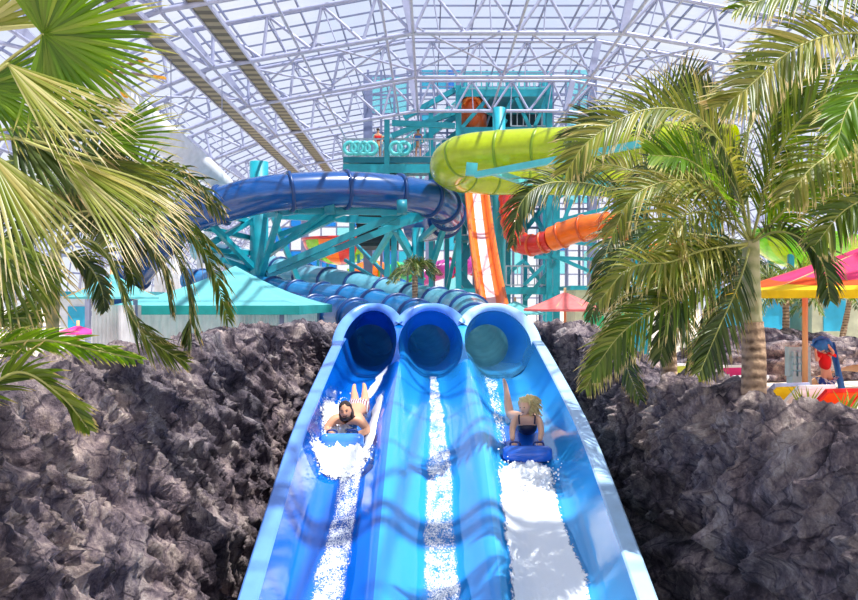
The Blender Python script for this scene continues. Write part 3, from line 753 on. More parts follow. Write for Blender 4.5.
# low rock bed behind the sun deck
def boulder(loc, r, label, seed, name='rock_bed', cat='rock'):
    a = MB()
    def f(p, d):
        n_ = 1+.35*noise.fractal(d*1.6+V(seed, 0, 0), .9, 2, 4)+.05*noise.noise(d*7+V(seed, 0, 0))
        vd, vp = noise.voronoi(d*2+V(seed, 0, 0)); n_ -= .12*(1-min(1, (vd[1]-vd[0])*5))
        return V(p.x*n_, p.y*n_, max(-.25*r[2], p.z*n_))
    a.sphere(loc, r, 90, 60, f=f); return a.build(name, M['rock'], label=label, cat=cat)
boulder(V(8.7, 22, -1.85), (2.5, 1.0, .95), 'rock outcrop behind the umbrella pole and the person in red', 4)
boulder(V(11.2, 23.5, -1.9), (2.2, 1.2, 1.0), 'rock outcrop beside the tan bench at the far right', 9)
boulder(V(5.4, 21, -2.0), (1.3, .8, .6), 'low rock behind the pink lounger', 14)
boulder(V(3.6, 21.5, -1.95), (1.8, .9, 1.1), 'rock knob beneath the coral umbrella', 17)

# ---------------------------------------------------------------- palms
def ribbon(a, pts, S, w, fold=.25, mi=0, u0=0):
    n = len(pts)-1; o = len(a.v)
    for i, p in enumerate(pts):
        t = i/n; ww = w*(min(1, .45+t*3.2))*(1-t**2.2)+.0015
        T = (pts[min(i+1, n)]-pts[max(i-1, 0)]).normalized(); s = (S-T*S.dot(T))
        s = s.normalized() if s.length > 1e-5 else V(1, 0, 0)
        nn = T.cross(s)
        a.v += [p-s*ww/2+nn*ww*fold, p, p+s*ww/2+nn*ww*fold]
        for k in range(3): a.uv[o+3*i+k] = (t, u0)
    for i in range(n):
        for k in (0, 1):
            a.f.append((o+3*i+k, o+3*i+k+1, o+3*i+k+4, o+3*i+k+3)); a.mi.append(mi); a.sm.append(True)
def frond(parent, path, L, n, mat, rd, roll=50, droop=.35, w=.035, sweep=.9, vee=.35, start=.12, jitter=.22):
    pts = catmull(path, 60); rib = MB(); lf = MB()
    m = len(pts)-1; n = int(n*1.45); w *= .78
    rib.tube(pts, [lerp(.016, .003, i/m) for i in range(m+1)], 6)
    for i in range(n):
        t = start+(1-start)*(i+.5)/n
        k = min(int(t*m), m-1); fr_ = t*m-k; p = lerp(pts[k], pts[k+1], fr_); T = (pts[k+1]-pts[k]).normalized()
        S0 = T.cross(V(0, 0, 1)); S0 = S0.normalized() if S0.length > 1e-4 else V(1, 0, 0)
        U0 = S0.cross(T)
        ra = math.radians(roll); S = S0*math.cos(ra)+U0*math.sin(ra); U = T.cross(S)*-1
        if U.z < 0: U = -U
        ll = L*(math.sin(math.pi*min(1, .12+.86*t))**.55)*(1-.15*rd.random())
        for sd in (-1, 1):
            if rd.random() < .03: continue
            sw = sweep+.5*t+rd.uniform(-jitter, jitter)
            D = (S*sd+T*sw+U*(vee+rd.uniform(-jitter, jitter))).normalized(); q_ = [p]; cur = p.copy(); d = D.copy(); st = ll/6
            dr = droop*(1+rd.uniform(-.5, .7))
            for _ in range(6):
                cur = cur+d*st; q_.append(cur.copy()); d = (d+V(0, 0, -dr)*.5*(1-.3*abs(d.z))).normalized()
            ribbon(lf, q_, T*1.0+U*rd.uniform(-.3, .3), w*rd.uniform(.8, 1.15), .2)
    lo = lf.build('frond', mat, parent)
    rib.build('rib', M['rachis'], lo); return lo
def fan(parent, c, axis, nrm, R, spread, n, mat, rd, w=.035, droop=.25, fused=.4, jit=.12, cup=.15):
    """fan leaf: c hub, axis direction of the middle, nrm facing normal, spread degrees"""
    a = MB(); nrm = nrm.normalized(); ax = (axis-nrm*axis.dot(nrm)).normalized(); sd = ax.cross(nrm)
    for i in range(n):
        an = math.radians(spread)*((i+.5)/n-.5); d = ax*math.cos(an)+sd*math.sin(an)+nrm*(cup*(.5 if i % 2 else -.1)+rd.uniform(-.05, .05))
        d.normalize(); L = R*(1-.18*abs(2*(i+.5)/n-1))*(1+rd.uniform(-jit, jit)*.6); q_ = [c.copy()]; cur = c.copy(); dr = droop*rd.uniform(.5, 1.6)
        for k in range(9):
            cur = cur+d*L/9; q_.append(cur.copy())
            if k > 3: d = (d+V(0, 0, -dr*.35)+V(rd.uniform(-1, 1), rd.uniform(-1, 1), rd.uniform(-1, 1))*jit*.3).normalized()
        ww = min(w, math.radians(spread)/n*R*.62)
        ribbon(a, q_, d.cross(nrm), ww*1.15, .35*(1 if i % 2 else -1))
    return a.build('fan_leaf', mat, parent)
def trunk(parent, pts, r, mat, name='trunk', ringy=0.0, n=40):
    p = catmull(pts, n); a = MB(); a.tube(p, [lerp(r[0], r[1], i/n)*(1+ringy*math.sin(i*2.1)+ringy*.6*noise.noise(V(i*.7, 0, r[0]*50))) for i in range(n+1)], 20); return a.build(name, mat, parent)
rd = random.Random(5)
# right front palm
pc = thing('palm_tree', P(752, 440, 8.9), 'palm with ringed brown trunk standing on the right rock beside the red umbrella', 'palm tree')
trunk(pc, [P(753, 420, 8.9), P(754, 360, 8.9), P(752, 322, 8.9)], (.135, .118), M['trunk'], ringy=.012)
trunk(pc, [P(752, 323, 8.9), P(751, 280, 8.9), P(751, 240, 8.9)], (.108, .085), M['shaft'], 'crownshaft')
cc = (751, 243, 8.9)
for path, L, n, mt, roll, dr, vee in [
    ([cc, (728, 222, 8.7), (700, 212, 8.5), (672, 224, 8.3), (662, 262, 8.2), (660, 300, 8.2)], .55, 46, 'frond_dry', 55, .25, .5),
    ([cc, (715, 262, 8.5), (675, 295, 8.2), (625, 330, 8.0), (592, 372, 7.9)], .48, 50, 'frond_mid', 60, .3, .1),
    ([cc, (738, 185, 8.5), (722, 145, 8.2), (690, 113, 8.0), (640, 111, 7.8), (590, 140, 7.7), (566, 172, 7.7)], .52, 60, 'frond_dry', 65, .2, .4),
    ([cc, (770, 175, 8.4), (792, 131, 8.0), (820, 106, 7.8), (870, 82, 7.6), (930, 80, 7.5)], .50, 50, 'frond_mid', 65, .12, .3),
    ([cc, (790, 205, 8.5), (830, 190, 8.2), (880, 205, 8.0), (920, 240, 8)], .52, 46, 'frond_dry', 40, .4, .2),
    ([cc, (775, 232, 8.2), (800, 238, 7.9), (822, 262, 7.8), (830, 300, 7.8)], .36, 34, 'frond_dark', 50, .4, .2),
    ([cc, (738, 285, 8.5), (718, 330, 8.3), (700, 372, 8.2)], .42, 40, 'frond_dark', 60, .35, .1),
    ([cc, (725, 200, 9.5), (690, 170, 10), (650, 165, 10.5), (620, 200, 10.8)], .5, 46, 'frond_dark', 50, .3, .3),
    ([cc, (745, 150, 9.4), (760, 100, 9.8), (745, 60, 10)], .5, 44, 'frond_mid', 60, .2, .3),
    ([cc, (700, 235, 9.5), (650, 235, 10), (610, 270, 10.2), (590, 320, 10.2)], .45, 44, 'frond_dark', 50, .35, .2),
    ([cc, (715, 185, 8.0), (688, 160, 7.6), (650, 155, 7.4)], .48, 44, 'fan_green', 62, .15, .4),
    ([cc, (765, 190, 8.6), (768, 140, 8.4), (785, 100, 8.2), (820, 60, 8)], .5, 46, 'frond_mid', 60, .15, .3),
    ([cc, (780, 215, 8.4), (815, 175, 8.1), (860, 160, 7.9), (910, 175, 7.8)], .48, 46, 'fan_green', 55, .25, .3),
    ([cc, (735, 190, 8.8), (712, 150, 8.8), (700, 115, 8.8), (712, 85, 8.8)], .48, 44, 'frond_dark', 60, .2, .3),
    ([cc, (720, 195, 8.7), (680, 180, 8.6), (635, 195, 8.5), (612, 235, 8.5)], .5, 46, 'frond_dry', 55, .35, .3),
    ([cc, (722, 250, 8.6), (690, 275, 8.5), (668, 320, 8.5), (660, 360, 8.5)], .42, 44, 'frond_dark', 55, .35, .2),
    ([cc, (705, 250, 8.3), (670, 262, 8.0), (630, 268, 7.8), (600, 300, 7.8)], .44, 44, 'frond_dry', 50, .35, .3)]:
    frond(pc, [P(*p) for p in path], L*1.22, n, M[mt], rd, roll, dr, vee=vee, w=.034)
pd = thing('palm_tree', P(668, 420, 11.3), 'palm with slim ringed trunk behind the right rock, left of the larger trunk', 'palm tree')
trunk(pd, [P(670, 420, 11.3), P(668, 350, 11.3), P(664, 300, 11.3)], (.12, .1), M['trunk'], ringy=.012)
trunk(pd, [P(664, 301, 11.3), P(664, 260, 11.3), P(662, 226, 11.3)], (.095, .07), M['shaft'], 'crownshaft')
cc = (662, 226, 11.3)
for path, L, n, mt, roll, dr, vee in [
    ([cc, (630, 198, 11), (590, 184, 10.6), (545, 184, 10.3), (520, 205, 10.2), (513, 245, 10.2)], .48, 56, 'frond_dark', 55, .4, .2),
    ([cc, (640, 220, 11), (612, 238, 10.6), (598, 290, 10.4)], .55, 44, 'frond_dark', 50, .4, .2),
    ([cc, (652, 275, 11), (628, 320, 10.6), (606, 350, 10.3), (586, 388, 10.2)], .55, 46, 'frond_dry', 60, .3, .1),
    ([cc, (672, 280, 11), (688, 330, 10.8), (690, 372, 10.7)], .55, 44, 'frond_mid', 60, .3, .1),
    ([cc, (655, 160, 11), (632, 125, 10.8), (592, 122, 10.6), (565, 140, 10.6)], .55, 50, 'frond_dark', 60, .2, .3),
    ([cc, (685, 180, 11), (715, 168, 10.8), (745, 190, 10.6)], .55, 44, 'frond_mid', 55, .3, .3),
    ([cc, (690, 240, 11), (705, 290, 10.8), (705, 340, 10.7)], .5, 44, 'frond_dark', 55, .3, .2),
    ([cc, (645, 180, 11.6), (600, 165, 12), (560, 190, 12.2)], .5, 44, 'frond_dry', 55, .4, .2),
    ([cc, (640, 240, 11), (620, 290, 10.8), (622, 350, 10.8), (640, 400, 10.8)], .5, 44, 'frond_dark', 55, .4, .2),
    ([cc, (650, 130, 11.2), (680, 90, 11.0), (700, 80, 10.8)], .55, 40, 'frond_dark', 60, .2, .3)]:
    frond(pd, [P(*p) for p in path], L*1.12, n, M[mt], rd, roll, dr, vee=vee, w=.036)
pe = thing('palm_tree', P(985, 470, 6.8), 'palm outside the right edge whose long fronds reach into the upper right corner', 'palm tree')
trunk(pe, [P(985, 460, 6.8), P(985, 200, 6.8), P(978, 80, 6.8)], (.14, .1), M['trunk'], ringy=.05)
cc = (978, 85, 6.8)
for path, L, n, mt, roll, dr, vee in [
    ([cc, (920, 38, 6.6), (858, 33, 6.4), (820, 38, 6.2), (785, 55, 6.1), (745, 90, 6.0), (722, 106, 6)], .42, 56, 'frond_dry', 60, .15, .3),
    ([cc, (930, 0, 6.6), (870, -18, 6.4), (800, -12, 6.2), (735, 10, 6.1)], .45, 50, 'frond_mid', 55, .3, .2),
    ([cc, (920, 120, 6.6), (860, 140, 6.4), (815, 165, 6.2), (785, 200, 6.1)], .42, 46, 'frond_dry', 45, .35, .3),
    ([cc, (930, 160, 6.6), (885, 190, 6.4), (845, 210, 6.3), (815, 245, 6.2)], .4, 46, 'frond_mid', 45, .4, .2),
    ([cc, (940, 60, 6.3), (890, 70, 6.0), (850, 105, 5.9), (835, 150, 5.8)], .36, 40, 'fan_green', 60, .2, .3)]:
    frond(pe, [P(*p) for p in path], L*1.3, n, M[mt], rd, roll, dr, vee=vee, w=.034)
# left feather palm
pa = thing('palm_tree', P(50, 430, 9.3), 'feather palm with a slim green trunk behind the left rock', 'palm tree')
trunk(pa, [P(48, 430, 9.3), P(52, 340, 9.3), P(56, 250, 9.3)], (.085, .06), M['shaft'], ringy=.02)
cc = (57, 250, 9.3)
for path, L, n, mt, roll, dr, vee in [
    ([cc, (88, 240, 9), (112, 262, 8.7), (128, 310, 8.5), (150, 340, 8.4), (186, 362, 8.3)], .56, 56, 'frond_mid', 60, .12, .1),
    ([cc, (105, 205, 9), (150, 215, 8.6), (180, 262, 8.4), (190, 310, 8.3), (188, 345, 8.3)], .56, 50, 'frond_dark', 50, .4, .2),
    ([cc, (110, 190, 9), (150, 172, 8.7), (190, 182, 8.5), (222, 212, 8.4)], .56, 50, 'frond_dark', 50, .45, .2),
    ([cc, (90, 215, 8.8), (130, 225, 8.5), (160, 262, 8.3), (172, 310, 8.2)], .58, 50, 'frond_dark', 55, .4, .2),
    ([cc, (75, 215, 8.9), (100, 215, 8.7), (122, 240, 8.6), (135, 285, 8.6)], .58, 46, 'frond_dark', 55, .4, .2),
    ([cc, (40, 210, 9.2), (15, 205, 9.2), (-10, 230, 9.2)], .5, 46, 'frond_dark', 55, .35, .2),
    ([cc, (70, 190, 9.3), (95, 160, 9.3), (130, 150, 9.3)], .5, 46, 'frond_dark', 55, .35, .2),
    ([cc, (30, 225, 9), (8, 260, 8.6), (-5, 320, 8.5)], .5, 44, 'frond_dark', 50, .4, .2),
    ([cc, (120, 200, 9.2), (175, 215, 9), (210, 262, 8.9), (228, 320, 8.9)], .58, 50, 'frond_mid', 50, .4, .2),
    ([cc, (45, 285, 9), (22, 330, 8.8), (10, 360, 8.7)], .4, 40, 'frond_mid', 50, .4, .2),
    ([cc, (80, 200, 9), (110, 180, 8.8), (140, 200, 8.7), (150, 260, 8.7)], .5, 46, 'frond_dark', 50, .4, .2),
    ([cc, (60, 200, 9.5), (40, 165, 9.8), (10, 160, 10)], .5, 40, 'frond_dark', 50, .3, .3),
    ([cc, (85, 262, 9.5), (100, 285, 9.8), (105, 310, 10)], .35, 34, 'frond_dark', 50, .3, .3)]:
    frond(pa, [P(*p) for p in path], L, n, M[mt], rd, roll, dr, vee=vee, w=.036)
# left fan palm, trunk beyond the frame
pb = thing('palm_tree', P(-70, 480, 6.2), 'big fan palm in the upper left corner with wide pleated leaves', 'palm tree')
trunk(pb, [P(-70, 480, 6.2), P(-66, 300, 6.2), P(-60, 150, 6.2)], (.16, .13), M['trunk'], ringy=.05)
CB = P(-60, 150, 6.2)
def im(ang, z=0): return V(math.cos(math.radians(ang)), z, math.sin(math.radians(ang)))
for (cx_, cy_, Y_), ang, dz, nr_, Rp, spr, n_, mt, dr in [
    ((44, 34, 5.5), 8, 0, (.1, -1, -.15), 128, 235, 62, 'fan_green', .08),
    ((8, 64, 5.3), -33, -.25, (.25, -1, .5), 165, 46, 34, 'fan_yellow', .12),
    ((55, 152, 5.4), -38, -.1, (.2, -1, .5), 178, 40, 34, 'fan_yellow', .18),
    ((98, 138, 5.9), 6, 0, (0, -1, .3), 92, 75, 26, 'fan_green', .12),
    ((-14, 150, 5.2), -62, -.1, (.2, -1, .3), 170, 60, 32, 'fan_yellow', .2),
    ((-8, 235, 5.6), -62, 0, (.1, -1, .3), 130, 80, 32, 'frond_mid', .25),
    ((10, 120, 6.2), -30, .1, (0, -1, .3), 150, 90, 34, 'frond_dark', .2),
    ((-30, 30, 5.6), 60, 0, (0, -1, 0), 130, 120, 34, 'fan_yellow', .1),
    ((100, 160, 6.0), -32, 0, (0, -1, .4), 130, 50, 30, 'frond_dry', .3),
    ((-20, 85, 5.7), -10, 0, (0, -1, .2), 110, 100, 34, 'fan_green', .2)]:
    c_ = P(cx_, cy_, Y_); f_ = fan(pb, c_, im(ang, dz), V(*nr_), Rp/F*Y_, spr, n_, M[mt], rd, w=.05, droop=dr, cup=.25)
    a = MB(); a.tube(catmull([CB, lerp(CB, c_, .5)+V(0, 0, .12), c_], 12), .012, 6); a.build('petiole', M['rachis'], f_)
# low palm fronds on left rock
pg = thing('young_palm', P(-60, 430, 5.1), 'young palm with broad yellow-green fronds lying over the left rock', 'palm')
cc = (-70, 390, 5.1)
for path, L, n, w_, dr in [
    ([cc, (-20, 352, 5.1), (40, 340, 5.2), (95, 350, 5.3), (140, 360, 5.5)], .26, 24, .036, .2),
    ([cc, (-25, 392, 4.9), (20, 372, 4.9), (60, 395, 4.9), (88, 428, 5.0)], .30, 26, .038, .15),
    ([cc, (-40, 340, 5.3), (0, 320, 5.5), (40, 318, 5.7)], .26, 20, .03, .2)]:
    frond(pg, [P(*p) for p in path], L, n, M['fan_green'] if n == 24 else M['frond_mid'], rd, 45, dr, w=w_, vee=.25, sweep=1.4)
# small palms in the distance
def small_palm(base, crown, Y, R, label, nf=13, mt='frond_mid', tr_=.12):
    t = thing('palm_tree', P(base[0], base[1], Y), label, 'palm tree'); t.location.z = DZ; ORG[t.name] = V(t.location.x, Y, DZ)
    cr = P(crown[0], crown[1], Y); trunk(t, [V(P(base[0], 0, Y).x, Y, DZ), cr], (tr_, tr_*.75), M['trunk'], ringy=.05, n=14)
    for i in range(nf):
        an = i/nf*6.283+rd.uniform(-.2, .2); el = rd.uniform(.1, 1.1); d = V(math.cos(an), math.sin(an), 0)
        p1 = cr+d*R*.5*math.cos(el)+V(0, 0, R*.55*math.sin(el)+.1*R); p2 = cr+d*R*(.75+.25*math.cos(el))+V(0, 0, R*(.6*math.sin(el)-.35))
        frond(t, [cr, p1, p2], R*.38, 18, M[mt], rd, 35, .35, w=R*.04, vee=.2)
    return t
small_palm((415, 300), (415, 276), 27, .95, 'small palm between the teal columns behind the middle tunnel', mt='frond_dark')
small_palm((786, 350), (786, 300), 24, 1.9, 'small palm behind the rock outcrop, left of the person in red')
small_palm((712, 350), (712, 285), 26, 2.2, 'bushy palm behind the two right trunks', mt='frond_dark')
small_palm((838, 350), (850, 300), 30, 2.2, 'palm in front of the pale kiosk at the right edge', mt='frond_dark')
# spiky plants on the right rock
for (x_, y_, Y_, lb) in ((806, 405, 9.0, 'spiky green shoots on the right rock in front of the orange lounger'), (845, 412, 8.0, 'spiky green shoots at the right edge of the rock'), (702, 378, 9.8, 'narrow green leaves on the right rock below the pink lounger')):
    a = MB()
    for i in range(9):
        an = rd.uniform(0, 6.28); d = V(math.cos(an)*.5, math.sin(an)*.5, 1).normalized(); b0 = P(x_+rd.uniform(-6, 6), y_+4, Y_)
        ribbon(a, [b0+d*(.28*k/5)+V(d.x, d.y, 0)*.05*(k/5)**2 for k in range(6)], d.cross(V(0, 1, 0)), .022)
    a.build('spiky_plant', M['shoot'], label=lb, cat='plant')

# ---------------------------------------------------------------- parasols, canopies
def parasol(name, c, R, rise, z_edge, label, mats, bands=(1.0,), sides=8, pole=True, pole_off=None, val=.12, rot=.39, polemat='wood'):
    t = thing(name, V(c[0], c[1], DZ), label, 'umbrella')
    a = MB(); N_ = sides*6; rings = [0.0]+[.12, .25, .4, .55, .7, .85, 1.0]
    def rad(an):
        k = (an-rot) % (2*math.pi/sides)-math.pi/sides; return math.cos(math.pi/sides)/math.cos(k)
    rows = []
    for r in rings:
        rows.append([V(c[0]+math.cos(2*math.pi*k/N_)*R*r*rad(2*math.pi*k/N_), c[1]+math.sin(2*math.pi*k/N_)*R*r*rad(2*math.pi*k/N_), z_edge+rise*(1-r)**1.15-(.03*R*math.sin(math.pi*r)*abs(math.sin(sides/2*(2*math.pi*k/N_-rot))))) for k in range(N_)])
    for i in range(len(rows)-1):
        mi = 0
        for b_i, b in enumerate(bands):
            if rings[i+1] > b+1e-6: mi = b_i+1
        a.grid([rows[i], rows[i+1]], min(mi, len(mats)-1), False, True)
    a.build('canopy', [M[m] for m in mats], t)
    b = MB(); b.grid([rows[-1], [p-V(0, 0, val) for p in rows[-1]]], 0, False, True); b.build('valance', M[mats[-1]], t)
    for k in range(sides):
        an = rot+2*math.pi*k/sides; b = MB(); b.beam(V(c[0], c[1], z_edge+rise-.06), V(c[0]+math.cos(an)*R*.97, c[1]+math.sin(an)*R*.97, z_edge-.02), .03, .03); b.build('rib', M[polemat], t)
    po = pole_off or (0, 0)
    b = MB(); b.tube([V(c[0]+po[0], c[1]+po[1], DZ), V(c[0]+po[0], c[1]+po[1], z_edge+(rise+.12 if not pole_off else rise*.28))], .04 if R < 2 else .055, 12); b.build('pole', M[polemat], t)
    b = MB(); b.tube([V(c[0]+po[0], c[1]+po[1], DZ), V(c[0]+po[0], c[1]+po[1], DZ+.08)], .28, 20); b.build('base', M['steel'], t)
    return t
cY = 16.5
parasol('umbrella', (P(884, 0, cY).x, cY), 3.05, 1.05, P(0, 291, cY).z, 'large pink, orange and yellow umbrella on a pale pole at the right edge', ('pinkc', 'orangec', 'yellowc'), (.7, .85), pole_off=(P(805, 0, cY).x-P(884, 0, cY).x, 0), val=.14)
parasol('umbrella', (P(565, 0, 24).x, 24), 1.25, .5, P(0, 309, 24).z, 'coral pink umbrella behind the right rock, right of the orange chute', ('coral',), (1.0,), val=.06)
parasol('umbrella', (P(515, 0, 27).x, 27), 1.0, .4, P(0, 313, 27).z, 'pale turquoise umbrella just left of the coral one', ('aqua',), (1.0,), val=.05)
parasol('umbrella', (P(112, 0, 17).x, 17), .95, .5, P(0, 297, 17).z, 'turquoise umbrella left of the white curtained cabana', ('aqua',), (1.0,), sides=4, val=.04, rot=.3)
parasol('umbrella', (P(78, 0, 21).x, 21), .62, .2, P(0, 333, 21).z, 'small magenta umbrella low behind the left palm trunk', ('magc',), (1.0,), val=.02)
# cabana
cb = thing('cabana', V(-4.9, 20, DZ), 'cabana tent with turquoise pyramid roof and white curtains behind the left rock', 'cabana')
zc = P(0, 305, 20).z
a = MB(); ap = V(-4.7, 20, zc+.95); cs = [V(-7.0, 18, zc), V(-2.85, 18, zc), V(-2.6, 22, zc), V(-6.8, 22, zc)]
for k in range(4):
    p0, p1 = cs[k], cs[(k+1) % 4]; a.grid([[lerp(lerp(p0, p1, u/8), ap, t/8)-V(0, 0, .12*math.sin(math.pi*t/8)) for u in range(9)] for t in range(9)], 0, False)
a.build('roof', M['aqua'], cb)
a = MB()
for k in range(4): p0, p1 = cs[k], cs[(k+1) % 4]; a.beam(p0-V(0, 0, .1), p1-V(0, 0, .1), .03, .2)
a.build('valance', M['aqua2'], cb)
for p in ((-6.7, 18.2), (-3.25, 18.2), (-2.95, 21.8), (-6.6, 21.8)):
    a = MB(); a.beam(V(p[0], p[1], DZ), V(p[0], p[1], zc), .09); a.build('post', M['bars'], cb)
def curtain(x0, y0, x1, y1, zt, zb_):
    a = MB(); n_ = 60; rows = []
    dx, dy = x1-x0, y1-y0; l_ = math.hypot(dx, dy); nx, ny = -dy/l_, dx/l_
    for zz in (zt, (zt+zb_)/2, zb_):
        rows.append([V(x0+dx*i/n_+nx*.05*math.sin(i*1.3), y0+dy*i/n_+ny*.05*math.sin(i*1.3), zz) for i in range(n_+1)])
    a.grid(rows); return a
for c4 in ((-6.6, 18.25, -4.3, 18.25), (-4.2, 18.25, -3.3, 18.25), (-3.15, 18.4, -2.95, 21.6), (-6.6, 21.7, -3.0, 21.7)):
    curtain(*c4, zc-.1, DZ+.05).build('curtain', M['fabricw'], cb)
tt = thing('cabana', V(-7.3, 16.5, DZ), 'narrow white curtained tent between the turquoise umbrella and the cabana', 'cabana')
for c4 in ((-6.05, 17.2, -6.8, 16.6), (-6.05, 17.2, -6.0, 16.0)): curtain(*c4, P(0, 305, 17).z, DZ+.05).build('curtain', M['fabricw'], tt)
a = MB(); a.beam(V(-6.02, 16.9, DZ), V(-6.02, 16.9, .0), .07); a.build('post', M['bars'], tt)

# loungers
def lounger(loc, mat, frame, label, rz=0):
    t = thing('sun_lounger', V(0, 0, 0), label, 'lounger', None)
    a = MB(); a.box((0, -.05, .36), (.58, 1.2, .04)); a.build('seat', mat, t)
    a = MB(); R = Matrix.Rotation(math.radians(38), 3, 'X'); a.box((0, .82, .56), (.5, .7, .03), rot=R); bk = a.build('backrest', mat, t)
    a = MB()
    for s in (-1, 1): a.box((s*.29, .82, .56), (.05, .8, .05), rot=R)
    a.box((0, .82+.4*math.cos(math.radians(38)), .56+.4*math.sin(math.radians(38))), (.62, .05, .05)); a.build('back_frame', frame, t)
    a = MB()
    for s in (-1, 1): a.beam(V(s*.3, -.7, .34), V(s*.3, .6, .34), .05, .07)
    a.build('frame', frame, t)
    for s in (-1, 1):
        for y in (-.6, .5): a = MB(); a.beam(V(s*.3, y, 0), V(s*.3, y, .34), .05); a.build('leg', frame, t)
    t.location = loc; t.rotation_euler[2] = rz; return t
def dk(px, Y): return V((px-429)/F*Y, Y, DZ)
def lounger_at(px, Yb, mat, frame, label, r):
    w = dk(px, Yb); return lounger(V(w.x-.82*math.sin(r), Yb+.82*math.cos(r), DZ), mat, frame, label, math.pi+r)
lounger_at(832, 12.1, M['orangec'], M['redcl'], 'orange sling lounger with a red frame, right of the umbrella pole', .15)
lounger_at(778, 12.9, M['yellowc'], M['steel'], 'yellow sling lounger just right of the ringed palm trunk', .25)
lounger_at(727, 16.4, M['magc'], M['white'], 'hot pink sling lounger left of the ringed palm trunk', .1)
lounger_at(672, 16.8, M['limec'], M['white'], 'pale lime lounger behind the slim palm trunk', .2)
lounger_at(868, 11.3, M['yellowc'], M['white'], 'yellow and white lounger cut by the right edge', .2)
lounger_at(803, 12.6, M['fabricw'], M['white'], 'white lounger between the yellow and the orange ones', .2)
lounger_at(742, 14.2, M['yellowc'], M['white'], 'yellow lounger partly hidden behind the ringed palm trunk', .1)
# tan bench/half shell at right edge
a = MB(); c_ = P(862, 375, 19)
a.grid([[c_+V(1.0*math.cos(math.pi*k/16)*-1, .8*(i/6), .75*math.sin(math.pi*k/16)*(1-.3*i/6)-.5) for k in range(17)] for i in range(7)]); a.build('shell_chair', M['wood'], label='tan curved shell daybed at the right edge beyond the person in red', cat='daybed')
# child in red
kid = thing('person', V(P(823, 0, 17.6).x, 17.6, DZ), 'person in a red shirt holding a blue towel over the head on the sun deck', 'person')
K = lambda x, y, dy=0: P(x, y, 17.6+dy)
J = {'pel': (K(826, 374), (.115, .09)), 'wst': (K(825.5, 367), (.105, .085)), 'chs': (K(825, 358), (.13, .09)), 'nck': (K(824.5, 352), .045),
     'shl': (K(819.5, 355), .05), 'ell': (K(817, 361, -.15), .035), 'wrl': (K(815.5, 352, -.2), .026), 'hl': (K(815.8, 348.5, -.2), .028),
     'shr': (K(830.5, 355), .05), 'elr': (K(833.5, 352, -.1), .035), 'wrr': (K(829, 346.5, -.12), .026), 'hr': (K(828, 344, -.12), .028),
     'hpl': (K(823.5, 376), .075), 'knl': (K(822.5, 387, -.05), .05), 'anl': (K(821.5, 396.5), .035), 'tol': (K(820, 398, -.14), .025),
     'hpr': (K(829, 376), .075), 'knr': (K(833, 386.5), .05), 'anr': (K(837, 396, .1), .035), 'tor': (K(837, 398, -.05), .025)}
ch = [['pel', 'wst', 'chs', 'nck'], ['chs', 'shl', 'ell', 'wrl', 'hl'], ['chs', 'shr', 'elr', 'wrr', 'hr'], ['pel', 'hpl', 'knl', 'anl', 'tol'], ['pel', 'hpr', 'knr', 'anr', 'tor']]
j, e, ix = skin_chain(J, ch); skin('body', j, e, M['skin2'], kid)
head(kid, K(822.5, 347), V(-.6, -.8, 0), V(0, 0, 1), M['skin2'], .9, M['hair'])
J2 = {'a': (K(825.5, 373), (.2, .15)), 'b': (K(825, 362), (.19, .14)), 'c': (K(825, 355), (.18, .12)), 's1': (K(819, 355.5), .09), 's2': (K(817.4, 360, -.1), .08), 't1': (K(831, 355.5), .09), 't2': (K(833, 353.5, -.05), .08)}
j, e, ix = skin_chain(J2, [['b', 'a'], ['b', 'c'], ['b', 's1', 's2'], ['b', 't1', 't2']]); skin('shirt', j, e, M['redcl'], kid)
J2 = {'a': (K(826, 374), (.18, .14)), 'l': (K(823, 379), .13), 'l2': (K(822.4, 386, -.03), .11), 'r': (K(829.5, 379), .13), 'r2': (K(832.6, 386), .11)}
j, e, ix = skin_chain(J2, [['a', 'l', 'l2'], ['a', 'r', 'r2']]); skin('shorts', j, e, M['bshorts'], kid)
a = MB(); rows = []
for i in range(13):
    th = math.pi*i/12; rows.append([K(822+9.5*math.cos(th)*(1+.1*math.sin(k*1.7)), 346-7*math.sin(th), lerp(-.15, .25, k/8)+.0) for k in range(9)])
a.grid(rows); rows = []
for i in range(15):
    t_ = i/14; rows.append([K(lerp(829, 840+3*math.sin(k), t_)+k*.8, lerp(342, 398, t_), .15+.05*math.sin(k*1.5+t_*4)) for k in range(8)])
a.grid(rows); a.sphere(K(822, 343.5, .02), (.19, .17, .15), 28, 18, f=lambda p, d: p*(1+.3*noise.noise(d*2.3)+.08*noise.noise(d*7)))
a.build('towel', M['bluecl'], label='blue towel draped over the head of the person in red, hanging to the deck', cat='towel')
a = MB()
for s, zz in ((0, .0), (1, .14), (2, .28), (3, .42)):
    for k in range(4): a.box((P(799, 0, 17.4).x+(k-1.5)*.1, 17.4, DZ+.55+zz), (.06, .3, .1))
a.box((P(799, 0, 17.4).x, 17.46, DZ+.8), (.46, .2, .62)); a.box((P(799, 0, 17.4).x, 17.4, DZ+.25), (.4, .3, .5))
a.build('storage_crate', M['standc'], label='pale blue slatted stand beside the umbrella pole', cat='stand')

